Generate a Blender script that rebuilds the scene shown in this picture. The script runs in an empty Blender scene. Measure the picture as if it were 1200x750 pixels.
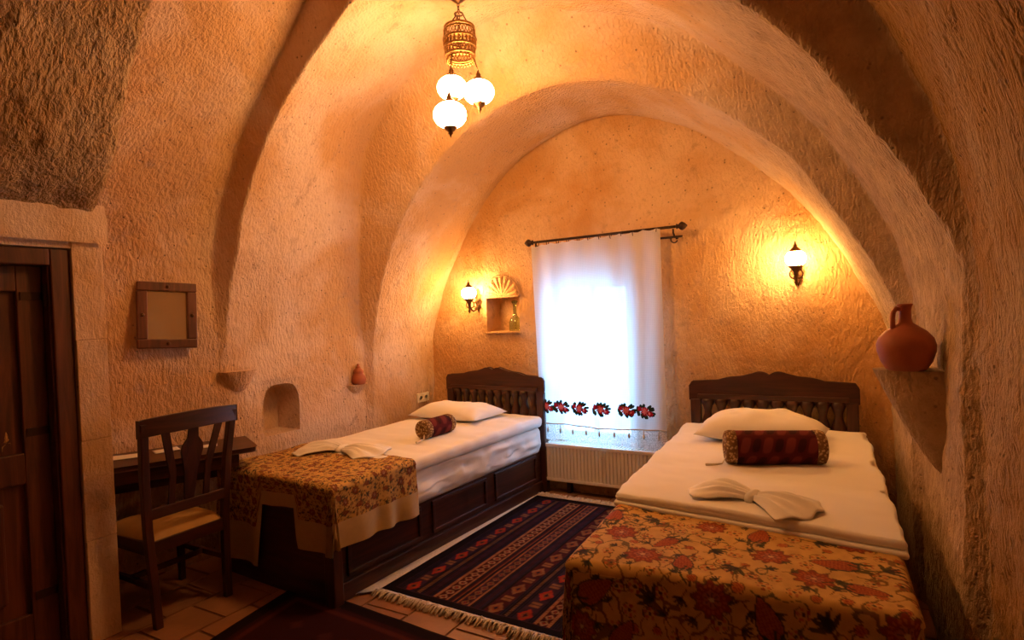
import bpy, math, random
import numpy as np
from mathutils import Vector, Matrix

random.seed(7)
rng = np.random.default_rng(7)
SC = bpy.context.scene
COL = SC.collection
PI = math.pi

# ------------------------------------------------------------------ camera
FPX, CAMZ = 700.0, 1.42
YAW, PITCH, ROLL = math.radians(30), math.radians(-1.0), math.radians(2.3)
fw = Vector((-math.sin(YAW) * math.cos(PITCH), math.cos(YAW) * math.cos(PITCH), math.sin(PITCH)))
r0 = Vector((math.cos(YAW), math.sin(YAW), 0))
u0 = r0.cross(fw)
cr, sr = math.cos(ROLL), math.sin(ROLL)
rt = r0 * cr - u0 * sr
up = r0 * sr + u0 * cr
cam_data = bpy.data.cameras.new('camera')
cam_data.sensor_width = 36.0
cam_data.lens = FPX / 1200 * 36.0
cam_data.clip_start = 0.02
cam = bpy.data.objects.new('camera', cam_data)
COL.objects.link(cam)
cam.matrix_world = Matrix(((rt.x, up.x, -fw.x, 0), (rt.y, up.y, -fw.y, 0), (rt.z, up.z, -fw.z, CAMZ), (0, 0, 0, 1)))
SC.camera = cam


def on_z(x, y, z):
    """the point at height z that photo pixel (x, y) looks at"""
    d = fw + rt * ((x - 600) / FPX) - up * ((y - 375) / FPX)
    return Vector((0, 0, CAMZ)) + d * ((z - CAMZ) / d.z)


# ------------------------------------------------------------------ world, exposure
SC.view_settings.view_transform = 'Standard'
SC.view_settings.look = 'None'
SC.view_settings.gamma = 1.0
SC.view_settings.use_curve_mapping = False
SC.view_settings.exposure = 0.0
SC.cycles.use_denoising = True
SC.cycles.max_bounces = 8
SC.cycles.diffuse_bounces = 5
SC.cycles.transparent_max_bounces = 12
SC.cycles.sample_clamp_indirect = 6.0
world = bpy.data.worlds.new('daylight')
SC.world = world
world.use_nodes = True
wb = world.node_tree.nodes['Background']
wb.inputs['Color'].default_value = (0.29, 0.60, 1.0, 1)
wb.inputs['Strength'].default_value = 15.5
portal = bpy.data.lights.new('window_portal', 'AREA')
portal.shape = 'RECTANGLE'
portal.size, portal.size_y = 0.76, 1.25
portal.cycles.is_portal = True
po = bpy.data.objects.new('window_portal', portal)
COL.objects.link(po)
po.location = (-1.77, 4.37, 1.01)
po.rotation_euler = (math.radians(-90), 0, 0)

LAMP_COL = (1.0, 0.475, 0.15)
SCONCE_COL = (1.0, 0.50, 0.14)
CHAND_E, SCONCE_E = 110.0, 190.0


# ------------------------------------------------------------------ numpy noise
def vnoise(P, seed=0):
    P = np.asarray(P, float)
    i = np.floor(P).astype(np.int64)
    f = P - i
    f = f * f * (3 - 2 * f)

    def hsh(a, b, c):
        n = (a * 374761393 + b * 668265263 + c * 2147483647 + seed * 1274126177) & 0xFFFFFFFF
        n = ((n ^ (n >> 13)) * 1274126177) & 0xFFFFFFFF
        n = ((n ^ (n >> 16)) * 2246822519) & 0xFFFFFFFF
        return ((n ^ (n >> 15)) & 0xFFFF) / 65535.0
    out = 0
    for dx in (0, 1):
        wx = f[..., 0] if dx else 1 - f[..., 0]
        for dy in (0, 1):
            wy = f[..., 1] if dy else 1 - f[..., 1]
            for dz in (0, 1):
                wz = f[..., 2] if dz else 1 - f[..., 2]
                out = out + wx * wy * wz * hsh(i[..., 0] + dx, i[..., 1] + dy, i[..., 2] + dz)
    return out * 2 - 1


# ------------------------------------------------------------------ node helpers
class NT:
    def __init__(self, name, rough=0.7, spec=0.3):
        self.m = bpy.data.materials.new(name)
        self.m.use_nodes = True
        self.t = self.m.node_tree
        self.b = self.t.nodes['Principled BSDF']
        self.out = self.t.nodes['Material Output']
        self.b.inputs['Roughness'].default_value = rough
        self.b.inputs['Specular IOR Level'].default_value = spec

    def n(self, typ, ins=None, **kw):
        nd = self.t.nodes.new(typ)
        for k, v in kw.items():
            setattr(nd, k, v)
        for k, v in (ins or {}).items():
            self.put(nd.inputs[k], v)
        return nd

    def put(self, sock, v):
        if isinstance(v, bpy.types.NodeSocket):
            self.t.links.new(v, sock)
        else:
            if hasattr(sock.default_value, '__len__') and not hasattr(v, '__len__'):
                v = (v, v, v)
            if sock.type == 'RGBA' and len(v) == 3:
                v = (*v, 1)
            sock.default_value = v

    def math(self, op, a, b=0.0, c=None):
        nd = self.n('ShaderNodeMath', operation=op)
        self.put(nd.inputs[0], a)
        self.put(nd.inputs[1], b)
        if c is not None:
            self.put(nd.inputs[2], c)
        return nd.outputs[0]

    def coord(self, which='Object'):
        return self.n('ShaderNodeTexCoord').outputs[which]

    def mapped(self, vec, scale=(1, 1, 1), rot=(0, 0, 0)):
        return self.n('ShaderNodeMapping', {'Vector': vec, 'Scale': scale, 'Rotation': rot}).outputs[0]

    def noise(self, vec, scale, detail=4, rough=0.55, dist=0.0):
        return self.n('ShaderNodeTexNoise', {'Vector': vec, 'Scale': scale, 'Detail': detail, 'Roughness': rough, 'Distortion': dist}).outputs['Fac']

    def mix(self, fac, a, b, mode='MIX'):
        nd = self.n('ShaderNodeMix', data_type='RGBA', blend_type=mode)
        self.put(nd.inputs[0], fac)
        self.put(nd.inputs[6], a)
        self.put(nd.inputs[7], b)
        return nd.outputs[2]

    def step(self, x, lo, hi):
        nd = self.n('ShaderNodeMapRange', interpolation_type='SMOOTHSTEP')
        self.put(nd.inputs[0], x)
        nd.inputs[1].default_value = lo
        nd.inputs[2].default_value = hi
        return nd.outputs[0]

    def bump(self, h, strength=0.5, dist=0.01, prev=None):
        nd = self.n('ShaderNodeBump', {'Height': h, 'Strength': strength, 'Distance': dist})
        if prev is not None:
            self.put(nd.inputs['Normal'], prev)
        return nd.outputs[0]

    def set(self, **kw):
        for k, v in kw.items():
            self.put(self.b.inputs[k.replace('_', ' ')], v)
        return self.m


def simple(name, col, rough=0.6, spec=0.3, metal=0.0, var=0.15, nscale=20, bump=0.0, bscale=80):
    t = NT(name, rough, spec)
    c = t.coord()
    n = t.noise(c, nscale)
    dark = tuple(x * (1 - var) for x in col)
    lite = tuple(min(1, x * (1 + var)) for x in col)
    t.set(Base_Color=t.mix(n, dark, lite), Metallic=metal)
    if bump:
        t.set(Normal=t.bump(t.noise(c, bscale), bump, 0.004))
    return t.m


def stone(name, base, gouge=1.0, rot=(0.0, 0, 0), fine=1.0, right_tint=None):
    t = NT(name, 0.92, 0.12)
    c = t.coord()
    big = t.noise(c, 1.3, 4, 0.6, 0.4)
    mid = t.noise(c, 9, 5, 0.65)
    b = Vector(base)
    pale = tuple(min(1, x * y) for x, y in zip(b, (1.22, 1.25, 1.3)))
    ochre = tuple(x * y for x, y in zip(b, (0.98, 0.80, 0.52)))
    deep = tuple(x * y for x, y in zip(b, (0.72, 0.66, 0.62)))
    col = t.mix(t.step(big, 0.38, 0.66), ochre, pale)
    col = t.mix(t.step(mid, 0.45, 0.2), col, deep)
    if right_tint is not None:       # tone turns darker and more ochre towards the right side of the cave
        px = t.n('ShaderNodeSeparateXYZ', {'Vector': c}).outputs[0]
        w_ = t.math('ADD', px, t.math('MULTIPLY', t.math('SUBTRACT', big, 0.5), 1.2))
        col = t.mix(t.step(w_, -0.9, 0.1), col, t.mix(t.step(mid, 0.3, 0.7), tuple(x * 0.8 for x in right_tint), tuple(x * 1.12 for x in right_tint)))
    # pits and soot specks of the tuff
    vor = t.n('ShaderNodeTexVoronoi', {'Vector': c, 'Scale': 34.0, 'Randomness': 1.0})
    rnd = t.n('ShaderNodeSeparateColor', {'Color': vor.outputs['Color']}).outputs[0]
    pit = t.math('MULTIPLY', t.step(vor.outputs['Distance'], 0.26, 0.08), t.step(rnd, 0.80, 0.86))
    col = t.mix(t.math('MULTIPLY', pit, 0.75), col, tuple(x * 0.35 for x in b))
    # adze marks: long narrow hollows, wandering in direction from patch to patch
    warp = t.n('ShaderNodeTexNoise', {'Vector': c, 'Scale': 1.1, 'Detail': 1.0})
    wv = t.n('ShaderNodeVectorMath', {0: warp.outputs['Color'], 1: (0.16, 0.16, 0.16)}, operation='MULTIPLY').outputs[0]
    cv = t.n('ShaderNodeVectorMath', {0: c, 1: wv}, operation='ADD').outputs[0]
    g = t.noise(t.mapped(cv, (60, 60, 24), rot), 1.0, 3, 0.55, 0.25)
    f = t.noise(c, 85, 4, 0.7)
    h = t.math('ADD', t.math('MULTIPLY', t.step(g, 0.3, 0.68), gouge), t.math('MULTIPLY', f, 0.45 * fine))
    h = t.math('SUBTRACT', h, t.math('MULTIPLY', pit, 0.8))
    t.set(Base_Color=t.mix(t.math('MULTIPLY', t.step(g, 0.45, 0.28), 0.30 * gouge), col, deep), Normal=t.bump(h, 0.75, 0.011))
    return t.m


def wood(name, col, rough=0.32, scale=1.0, axis=2):
    t = NT(name, rough, 0.5)
    c = t.coord()
    s = [24 * scale] * 3
    s[axis] = 2.0 * scale
    g = t.noise(t.mapped(c, tuple(s)), 1.0, 5, 0.6, 1.2)
    d = tuple(x * 0.45 for x in col)
    l = tuple(min(1, x * 1.5) for x in col)
    t.set(Base_Color=t.mix(t.step(g, 0.25, 0.75), d, l), Normal=t.bump(g, 0.15, 0.003))
    return t.m


def attr_cloth(name, rough=0.9, weave=900.0, strength=0.25, spec=0.1):
    t = NT(name, rough, spec)
    a = t.n('ShaderNodeAttribute', attribute_name='Col')
    c = t.coord('UV')
    w = t.noise(c, weave, 2, 0.5)
    t.set(Base_Color=t.mix(t.math('MULTIPLY', w, 0.35), a.outputs['Color'], (0.02, 0.012, 0.008)), Normal=t.bump(w, strength, 0.002))
    return t.m


M = {}
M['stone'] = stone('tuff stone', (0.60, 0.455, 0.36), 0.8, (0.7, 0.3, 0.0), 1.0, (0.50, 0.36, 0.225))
M['stone_rough_dim'] = stone('coarse hewn dimmed tuff', (0.40, 0.28, 0.165), 1.25, (0.25, 0.1, 0.0))  # coarser stone; the dim light of the near end is put into its colour
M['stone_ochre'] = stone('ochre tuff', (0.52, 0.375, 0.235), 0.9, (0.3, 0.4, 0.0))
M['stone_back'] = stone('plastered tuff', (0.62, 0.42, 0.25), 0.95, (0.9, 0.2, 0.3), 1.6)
M['stone_block'] = stone('dressed stone block', (0.62, 0.47, 0.36), 0.25, (1.3, 0, 0), 1.2)
M['tile'] = simple('terracotta floor tile', (0.26, 0.12, 0.06), 0.45, 0.4, var=0.45, nscale=7, bump=0.2, bscale=50)
M['grout'] = simple('floor grout', (0.17, 0.10, 0.06), 0.9, 0.1)
M['wood'] = wood('dark walnut', (0.048, 0.013, 0.0075), 0.38, axis=1)
M['wood_v'] = wood('dark walnut upright', (0.048, 0.013, 0.0075), 0.38, axis=2)
M['wood_x'] = wood('dark walnut crosswise', (0.048, 0.013, 0.0075), 0.38, axis=0)
M['door'] = wood('red brown pine', (0.095, 0.026, 0.012), 0.42, axis=2)
M['mirror_wood'] = wood('mirror frame wood', (0.10, 0.030, 0.014), 0.4, axis=2)
M['sheet'] = simple('white cotton sheet', (0.80, 0.78, 0.76), 0.85, 0.15, var=0.03, nscale=6, bump=0.12, bscale=300)
M['towel'] = simple('white terry towel', (0.82, 0.80, 0.77), 0.95, 0.05, var=0.04, nscale=60, bump=0.5, bscale=420)
M['floral'] = attr_cloth('floral bedspread', 0.85, 420)
M['kilim'] = attr_cloth('kilim wool', 0.97, 260, 0.5, 0.03)
M['beige'] = simple('beige border cloth', (0.50, 0.36, 0.19), 0.85, 0.1, var=0.10, nscale=40, bump=0.2, bscale=500)
M['fringe'] = simple('cream wool fringe', (0.62, 0.54, 0.47), 0.95, 0.05, var=0.35, nscale=90, bump=0.6, bscale=300)
M['seat'] = simple('ochre seat velvet', (0.42, 0.25, 0.09), 0.75, 0.2, var=0.2, nscale=14, bump=0.2, bscale=250)
M['metal'] = simple('aged bronze', (0.14, 0.075, 0.035), 0.38, 0.5, 0.85, var=0.4, nscale=60)
M['iron'] = simple('dark iron', (0.045, 0.022, 0.016), 0.45, 0.5, 0.6, var=0.3, nscale=60)
M['brass'] = simple('pierced brass', (0.33, 0.19, 0.07), 0.35, 0.5, 0.9, var=0.4, nscale=80)
M['clay'] = simple('red terracotta', (0.36, 0.10, 0.045), 0.55, 0.35, var=0.22, nscale=14, bump=0.2, bscale=60)
M['enamel'] = simple('cream radiator enamel', (0.72, 0.66, 0.58), 0.4, 0.4, var=0.03)
M['plastic'] = simple('white plastic', (0.75, 0.70, 0.62), 0.4, 0.4, var=0.03)
M['paper'] = simple('white paper', (0.78, 0.76, 0.72), 0.8, 0.1, var=0.04)
M['ink'] = simple('dark ink', (0.03, 0.03, 0.05), 0.6, 0.2)
M['blue_pvc'] = simple('white window frame', (0.75, 0.76, 0.78), 0.4, 0.4, var=0.03)
M['red_thread'] = simple('crimson thread', (0.42, 0.02, 0.05), 0.9, 0.1, var=0.3, nscale=200)
M['pink_thread'] = simple('pink thread', (0.75, 0.20, 0.28), 0.9, 0.1, var=0.3, nscale=200)
M['green_thread'] = simple('dark green thread', (0.025, 0.05, 0.045), 0.9, 0.1, var=0.3, nscale=200)
M['cord'] = simple('cream cord', (0.62, 0.55, 0.45), 0.9, 0.1)


def special_mats():
    t = NT('silvered mirror', 0.10, 0.5)
    n = t.noise(t.coord(), 9, 4)
    t.set(Base_Color=t.mix(n, (0.80, 0.74, 0.62), (0.90, 0.86, 0.76)), Metallic=0.92)
    M['mirror'] = t.m
    # lamp glass: gives off the lamp's light
    for key, e, lc in (('lamp', CHAND_E, LAMP_COL), ('sconce_lamp', SCONCE_E, SCONCE_COL)):
        t = NT('lit opal glass ' + key, 0.3)
        t.set(Base_Color=(0.9, 0.8, 0.6), Emission_Color=lc, Emission_Strength=e)
        M[key] = t.m
    # clear glass
    t = NT('clear glass', 0.03, 0.5)
    tr = t.n('ShaderNodeBsdfTransparent', {'Color': (0.94, 0.97, 0.98, 1)})
    gl = t.n('ShaderNodeBsdfGlossy', {'Roughness': 0.04})
    mx = t.n('ShaderNodeMixShader', {0: 0.06, 1: tr.outputs[0], 2: gl.outputs[0]})
    t.t.links.new(mx.outputs[0], t.out.inputs['Surface'])
    M['glass'] = t.m
    t = NT('green bottle glass', 0.05, 0.5)
    tr = t.n('ShaderNodeBsdfTransparent', {'Color': (0.62, 0.70, 0.50, 1)})
    gl = t.n('ShaderNodeBsdfGlossy', {'Roughness': 0.06})
    mx = t.n('ShaderNodeMixShader', {0: 0.16, 1: tr.outputs[0], 2: gl.outputs[0]})
    t.t.links.new(mx.outputs[0], t.out.inputs['Surface'])
    M['bottle'] = t.m
    # sheer curtain and lace
    for key, lace in (('curtain', False), ('lace', True)):
        t = NT('sheer net ' + key, 0.9)
        uv = t.coord('UV')
        sep = t.n('ShaderNodeSeparateXYZ', {'Vector': uv})
        gx = t.math('ABSOLUTE', t.math('SINE', t.math('MULTIPLY', sep.outputs[0], 330.0)))
        gy = t.math('ABSOLUTE', t.math('SINE', t.math('MULTIPLY', sep.outputs[1], 330.0)))
        net = t.math('MAXIMUM', t.step(gx, 0.80, 0.97), t.step(gy, 0.80, 0.97))
        df = t.n('ShaderNodeBsdfDiffuse', {'Color': (0.82, 0.80, 0.78, 1)})
        tl = t.n('ShaderNodeBsdfTranslucent', {'Color': (0.82, 0.83, 0.84, 1)})
        cl = t.n('ShaderNodeMixShader', {0: 0.5, 1: df.outputs[0], 2: tl.outputs[0]})
        tr = t.n('ShaderNodeBsdfTransparent', {'Color': (1, 1, 1, 1)})
        if lace:
            mot = t.n('ShaderNodeTexVoronoi', {'Vector': t.mapped(uv, (1, 1, 1)), 'Scale': 26.0}, feature='SMOOTH_F1')
            rings = t.math('ABSOLUTE', t.math('SINE', t.math('MULTIPLY', mot.outputs['Distance'], 22.0)))
            fac = t.math('ADD', 0.30, t.math('MULTIPLY', t.math('MAXIMUM', t.step(rings, 0.55, 0.9), net), 0.55))
        else:
            fac = t.math('ADD', 0.89, t.math('MULTIPLY', net, 0.10))
        mx = t.n('ShaderNodeMixShader', {0: fac, 1: tr.outputs[0], 2: cl.outputs[0]})
        t.t.links.new(mx.outputs[0], t.out.inputs['Surface'])
        M[key] = t.m
    # bolster carpet cloth: maroon ground with darker and rosier lozenges
    t = NT('maroon carpet cloth', 0.9, 0.1)
    uv = t.coord('UV')
    sep = t.n('ShaderNodeSeparateXYZ', {'Vector': uv})
    a = t.math('SINE', t.math('ADD', t.math('MULTIPLY', sep.outputs[0], 62.0), t.math('MULTIPLY', sep.outputs[1], 18.0)))
    b = t.math('SINE', t.math('MULTIPLY', sep.outputs[1], 34.0))
    z = t.math('MULTIPLY', a, b)
    c1 = t.mix(t.step(z, 0.05, 0.45), (0.075, 0.010, 0.012), (0.145, 0.026, 0.022))
    c1 = t.mix(t.step(z, -0.25, -0.6), c1, (0.035, 0.008, 0.010))
    w = t.noise(uv, 260, 2)
    t.set(Base_Color=c1, Normal=t.bump(w, 0.6, 0.003))
    M['bolster'] = t.m
    t = NT('woven bolster end', 0.95, 0.05)
    c = t.coord()
    v = t.n('ShaderNodeTexVoronoi', {'Vector': c, 'Scale': 75.0})
    t.set(Base_Color=t.mix(t.step(v.outputs['Distance'], 0.2, 0.6), (0.46, 0.33, 0.17), (0.16, 0.085, 0.04)), Normal=t.bump(v.outputs['Distance'], 0.5, 0.004))
    M['bolster_end'] = t.m


special_mats()


# ------------------------------------------------------------------ mesh helpers
def link_mesh(name, verts, faces, mat, parent=None, smooth=False, uv=None, col=None):
    me = bpy.data.meshes.new(name)
    me.from_pydata([tuple(v) for v in verts], [], [tuple(f) for f in faces])
    if mat is not None:
        me.materials.append(mat)
    if smooth:
        me.polygons.foreach_set('use_smooth', [True] * len(me.polygons))
    if uv is not None:
        lay = me.uv_layers.new(name='UVMap')
        idx = np.zeros(len(me.loops), int)
        me.loops.foreach_get('vertex_index', idx)
        lay.data.foreach_set('uv', np.asarray(uv, np.float32)[idx].ravel())
    if col is not None:
        at = me.color_attributes.new('Col', 'FLOAT_COLOR', 'POINT')
        c4 = np.ones((len(verts), 4), np.float32)
        c4[:, :3] = col
        at.data.foreach_set('color', c4.ravel())
    me.update()
    o = bpy.data.objects.new(name, me)
    COL.objects.link(o)
    if parent is not None:
        o.parent = parent
    return o


class MB:
    def __init__(self):
        self.v, self.f = [], []

    def add(self, vs, fs):
        n = len(self.v)
        self.v += [Vector(p) for p in vs]
        self.f += [tuple(i + n for i in f) for f in fs]
        return self

    def box(self, c, s, rot=None, taper=1.0):
        hx, hy, hz = s[0] / 2, s[1] / 2, s[2] / 2
        vs = []
        for z, k in ((-hz, taper), (hz, 1.0)):
            for x, y in ((-hx, -hy), (hx, -hy), (hx, hy), (-hx, hy)):
                p = Vector((x * k, y * k, z))
                if rot is not None:
                    p = rot @ p
                vs.append(p + Vector(c))
        return self.add(vs, [(3, 2, 1, 0), (4, 5, 6, 7), (0, 1, 5, 4), (1, 2, 6, 5), (2, 3, 7, 6), (3, 0, 4, 7)])

    def bar(self, a, b, w, d=None, upv=(0, 0, 1)):
        """square bar from a to b"""
        a, b = Vector(a), Vector(b)
        d = d or w
        t = (b - a)
        L = t.length
        t.normalize()
        s = t.cross(Vector(upv))
        if s.length < 1e-4:
            s = t.cross(Vector((0, 1, 0)))
        s.normalize()
        n = s.cross(t)
        R = Matrix((s, n, t)).transposed()
        return self.box((a + b) / 2, (w, d, L), R)

    def tube(self, path, r, n=8, cap=True, closed=False):
        path = [Vector(p) for p in path]
        rs = r if hasattr(r, '__len__') else [r] * len(path)
        vs, fs = [], []
        prev = None
        m = len(path)
        for i, p in enumerate(path):
            if closed:
                t = path[(i + 1) % m] - path[i - 1]
            else:
                t = path[min(i + 1, m - 1)] - path[max(i - 1, 0)]
            t.normalize()
            if prev is None:
                a = t.cross(Vector((0, 0, 1)))
                if a.length < 1e-3:
                    a = t.cross(Vector((1, 0, 0)))
            else:
                a = prev - t * prev.dot(t)
            a.normalize()
            prev = a
            b = t.cross(a)
            for k in range(n):
                an = 2 * PI * k / n
                vs.append(p + (a * math.cos(an) + b * math.sin(an)) * rs[i])
        for i in range(m if closed else m - 1):
            j = (i + 1) % m
            for k in range(n):
                k2 = (k + 1) % n
                fs.append((i * n + k, i * n + k2, j * n + k2, j * n + k))
        if cap and not closed:
            fs.append(tuple(range(n - 1, -1, -1)))
            fs.append(tuple((m - 1) * n + k for k in range(n)))
        return self.add(vs, fs)

    def lathe(self, prof, n=24, c=(0, 0, 0), axis=2, half=None, squash=(1, 1)):
        """revolve (r, h) pairs; half=(a0, a1) makes a partial turn"""
        c = Vector(c)
        a0, a1 = half or (0, 2 * PI)
        cnt = n + 1 if half else n
        vs, fs = [], []
        for r, h in prof:
            for k in range(cnt):
                an = a0 + (a1 - a0) * k / n
                x, y = r * math.cos(an) * squash[0], r * math.sin(an) * squash[1]
                p = (x, y, h) if axis == 2 else ((h, x, y) if axis == 0 else (x, h, y))
                vs.append(c + Vector(p))
        for i in range(len(prof) - 1):
            for k in range(n):
                k2 = (k + 1) % cnt
                fs.append((i * cnt + k, i * cnt + k2, (i + 1) * cnt + k2, (i + 1) * cnt + k))
        if not half:
            if prof[0][0] > 1e-5:
                fs.append(tuple(range(cnt - 1, -1, -1)))
            if prof[-1][0] > 1e-5:
                fs.append(tuple((len(prof) - 1) * cnt + k for k in range(cnt)))
        return self.add(vs, fs)

    def prism(self, poly, d0, d1, axis=1):
        """extrude a 2-D outline; axis 1: outline in (x, z) along y; 0: outline in (y, z) along x; 2: (x, y) along z"""
        n = len(poly)
        mk = {1: lambda a, b, d: (a, d, b), 0: lambda a, b, d: (d, a, b), 2: lambda a, b, d: (a, b, d)}[axis]
        vs = [mk(a, b, d0) for a, b in poly] + [mk(a, b, d1) for a, b in poly]
        fs = [tuple(range(n)), tuple(range(2 * n - 1, n - 1, -1))]
        fs += [(i, (i + 1) % n, (i + 1) % n + n, i + n) for i in range(n)]
        return self.add(vs, fs)

    def ring(self, R, r, c=(0, 0, 0), n=24, m=6, sx=1.0):
        return self.tube([(c[0] + R * sx * math.cos(2 * PI * k / n), c[1] + R * math.sin(2 * PI * k / n), c[2]) for k in range(n)], r, m, closed=True)

    def build(self, name, mat, parent=None, smooth=False, bevel=0.0):
        o = link_mesh(name, self.v, self.f, mat, parent, smooth)
        if bevel:
            md = o.modifiers.new('bevel', 'BEVEL')
            md.width = bevel
            md.segments = 2
            md.limit_method = 'ANGLE'
            md.angle_limit = math.radians(40)
        return o


def grid_mesh(name, P, mat, parent=None, uv=None, col=None, keep=None, smooth=True):
    """P: (n, m, 3) array of points"""
    n, m = P.shape[:2]
    i, j = np.meshgrid(np.arange(n - 1), np.arange(m - 1), indexing='ij')
    a = (i * m + j).ravel()
    F = np.stack([a, a + m, a + m + 1, a + 1], 1)
    if keep is not None:
        F = F[keep.ravel()]
    V = P.reshape(-1, 3)
    used = np.unique(F)
    re = np.full(len(V), -1)
    re[used] = np.arange(len(used))
    return link_mesh(name, V[used], re[F], mat, parent, smooth,
                     None if uv is None else np.asarray(uv).reshape(-1, 2)[used],
                     None if col is None else np.asarray(col).reshape(-1, 3)[used])


def tag(o, label=None, cat=None, group=None, kind=None):
    if label:
        o['label'] = label
    if cat:
        o['category'] = cat
    if group:
        o['group'] = group
    if kind:
        o['kind'] = kind
    return o


def thing(name, label, cat, loc=(0, 0, 0), rz=0.0, group=None):
    o = bpy.data.objects.new(name, None)
    o.empty_display_size = 0.1
    COL.objects.link(o)
    o.location = loc
    o.rotation_euler = (0, 0, rz)
    return tag(o, label, cat, group)


def empty_structure(name, loc=(0, 0, 0), rz=0.0):
    o = bpy.data.objects.new(name, None)
    COL.objects.link(o)
    o.location = loc
    o.rotation_euler = (0, 0, rz)
    o['kind'] = 'structure'
    return o


def srgb(r, g, b):
    f = lambda c: (c / 255 / 12.92) if c <= 10 else ((c / 255 + 0.055) / 1.055) ** 2.4
    return (f(r), f(g), f(b))


# ================================================================== THE CAVE ROOM
# cross-sections (x, z) of the vault, near to far; every step goes inward
PR = {
    'D': [(-3.10, 0), (-3.10, 1.2), (-3.09, 1.75), (-2.98, 1.93), (-2.86, 2.02), (-2.76, 2.16), (-2.67, 2.34), (-2.59, 2.50), (-2.50, 2.61), (-2.39, 2.74), (-2.1, 2.98), (-1.5, 3.22), (-0.9, 3.02), (-0.35, 2.62), (0.03, 2.30), (0.25, 1.88), (0.33, 1.5), (0.35, 1.2), (0.37, 0)],
    'R': [(-3.61, 0), (-3.60, 1.2), (-3.55, 1.65), (-3.38, 2.02), (-3.10, 2.36), (-2.80, 2.66), (-2.52, 2.88), (-2.2, 3.09), (-1.5, 3.36), (-0.85, 3.14), (-0.30, 2.70), (0.05, 2.36), (0.25, 1.88), (0.32, 1.5), (0.34, 1.2), (0.36, 0)],
    'N': [(-3.36, 0), (-3.35, 1.2), (-3.34, 1.35), (-3.323, 1.834), (-3.258, 2.033), (-3.125, 2.297), (-2.952, 2.562), (-2.762, 2.769), (-2.613, 2.918), (-2.443, 3.088), (-2.1, 3.29), (-1.5, 3.45), (-0.95, 3.27), (-0.5, 2.95), (-0.2, 2.66), (0.052, 2.361), (0.122, 2.227), (0.187, 2.071), (0.251, 1.879), (0.293, 1.693), (0.305, 1.5), (0.31, 1.2), (0.34, 0)],
    'M': [(-3.345, 0), (-3.33, 1.2), (-3.31, 1.35), (-3.161, 1.821), (-3.096, 2.054), (-2.973, 2.274), (-2.81, 2.496), (-2.572, 2.726), (-2.38, 2.876), (-2.165, 3.007), (-1.85, 3.09), (-1.65, 3.11), (-1.44, 3.09), (-1.24, 3.03), (-0.99, 2.93), (-0.7, 2.75), (-0.41, 2.54), (-0.279, 2.44), (-0.162, 2.318), (-0.045, 2.137), (0.065, 1.969), (0.18, 1.765), (0.268, 1.559), (0.278, 1.46), (0.27, 1.2), (0.27, 0)],
    'O': [(-3.31, 0), (-3.29, 1.2), (-3.15, 1.82), (-3.08, 2.05), (-2.96, 2.3), (-2.84, 2.54), (-2.71, 2.68), (-2.55, 2.81), (-2.41, 2.9), (-2.17, 3.01), (-1.85, 3.09), (-1.65, 3.11), (-1.44, 3.08), (-1.24, 2.99), (-0.99, 2.9), (-0.7, 2.73), (-0.41, 2.46), (-0.12, 2.16), (0.08, 1.81), (0.21, 1.47), (0.235, 1.2), (0.24, 0)],
    'I': [(-3.30, 0), (-3.24, 1.2), (-3.2, 1.35), (-3.12, 1.61), (-3.0, 1.857), (-2.825, 2.12), (-2.62, 2.34), (-2.44, 2.49), (-2.13, 2.65), (-1.85, 2.74), (-1.6, 2.77), (-1.375, 2.76), (-1.032, 2.654), (-0.843, 2.575), (-0.61, 2.417), (-0.446, 2.28), (-0.29, 2.149), (-0.186, 2.002), (-0.073, 1.838), (0.009, 1.699), (0.089, 1.547), (0.153, 1.399), (0.19, 1.2), (0.21, 0)],
    'A': [(-3.29, 0), (-3.21, 1.2), (-3.154, 1.395), (-2.905, 1.886), (-2.631, 2.278), (-2.298, 2.57), (-1.994, 2.714), (-1.712, 2.782), (-1.419, 2.773), (-1.09, 2.65), (-0.761, 2.449), (-0.46, 2.189), (-0.227, 1.922), (-0.011, 1.565), (0.132, 1.273), (0.155, 1.2), (0.18, 0)],
}
CX, CZ = -1.5, 1.2
NW, NA = 84, 330
TH = np.linspace(PI, 0, NA + 1)


def station(key, y, grow=0.0, y_of=None):
    """one cross-section as rows: left wall up, arc, right wall down"""
    p = PR[key]
    arc = np.array(p[1:-1])
    th = np.arctan2(arc[:, 1] - CZ, arc[:, 0] - CX)
    rr = np.hypot(arc[:, 0] - CX, arc[:, 1] - CZ)
    o = np.argsort(th)
    r = np.interp(TH, th[o], rr[o])
    k = np.hanning(15)
    k /= k.sum()
    r = np.convolve(np.pad(r, 7, mode='edge'), k, 'valid') + grow
    ax, az = CX + r * np.cos(TH), CZ + r * np.sin(TH)
    zl = np.linspace(-0.06, CZ, NW + 1)[:-1]
    xl = p[0][0] + (ax[0] - p[0][0]) * zl / CZ
    xr = p[-1][0] + (ax[-1] - p[-1][0]) * zl / CZ
    X = np.concatenate([xl, ax, xr[::-1]])
    Z = np.concatenate([zl, az, zl[::-1]])
    Y = np.full_like(X, y)
    if y_of is not None:
        Y = np.concatenate([np.full(NW, y_of[0]), np.interp(np.linspace(0, 1, NA + 1), np.linspace(0, 1, len(y_of)), y_of), np.full(NW, y_of[-1])])
    return np.stack([X, Y, Z], 1)


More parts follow.
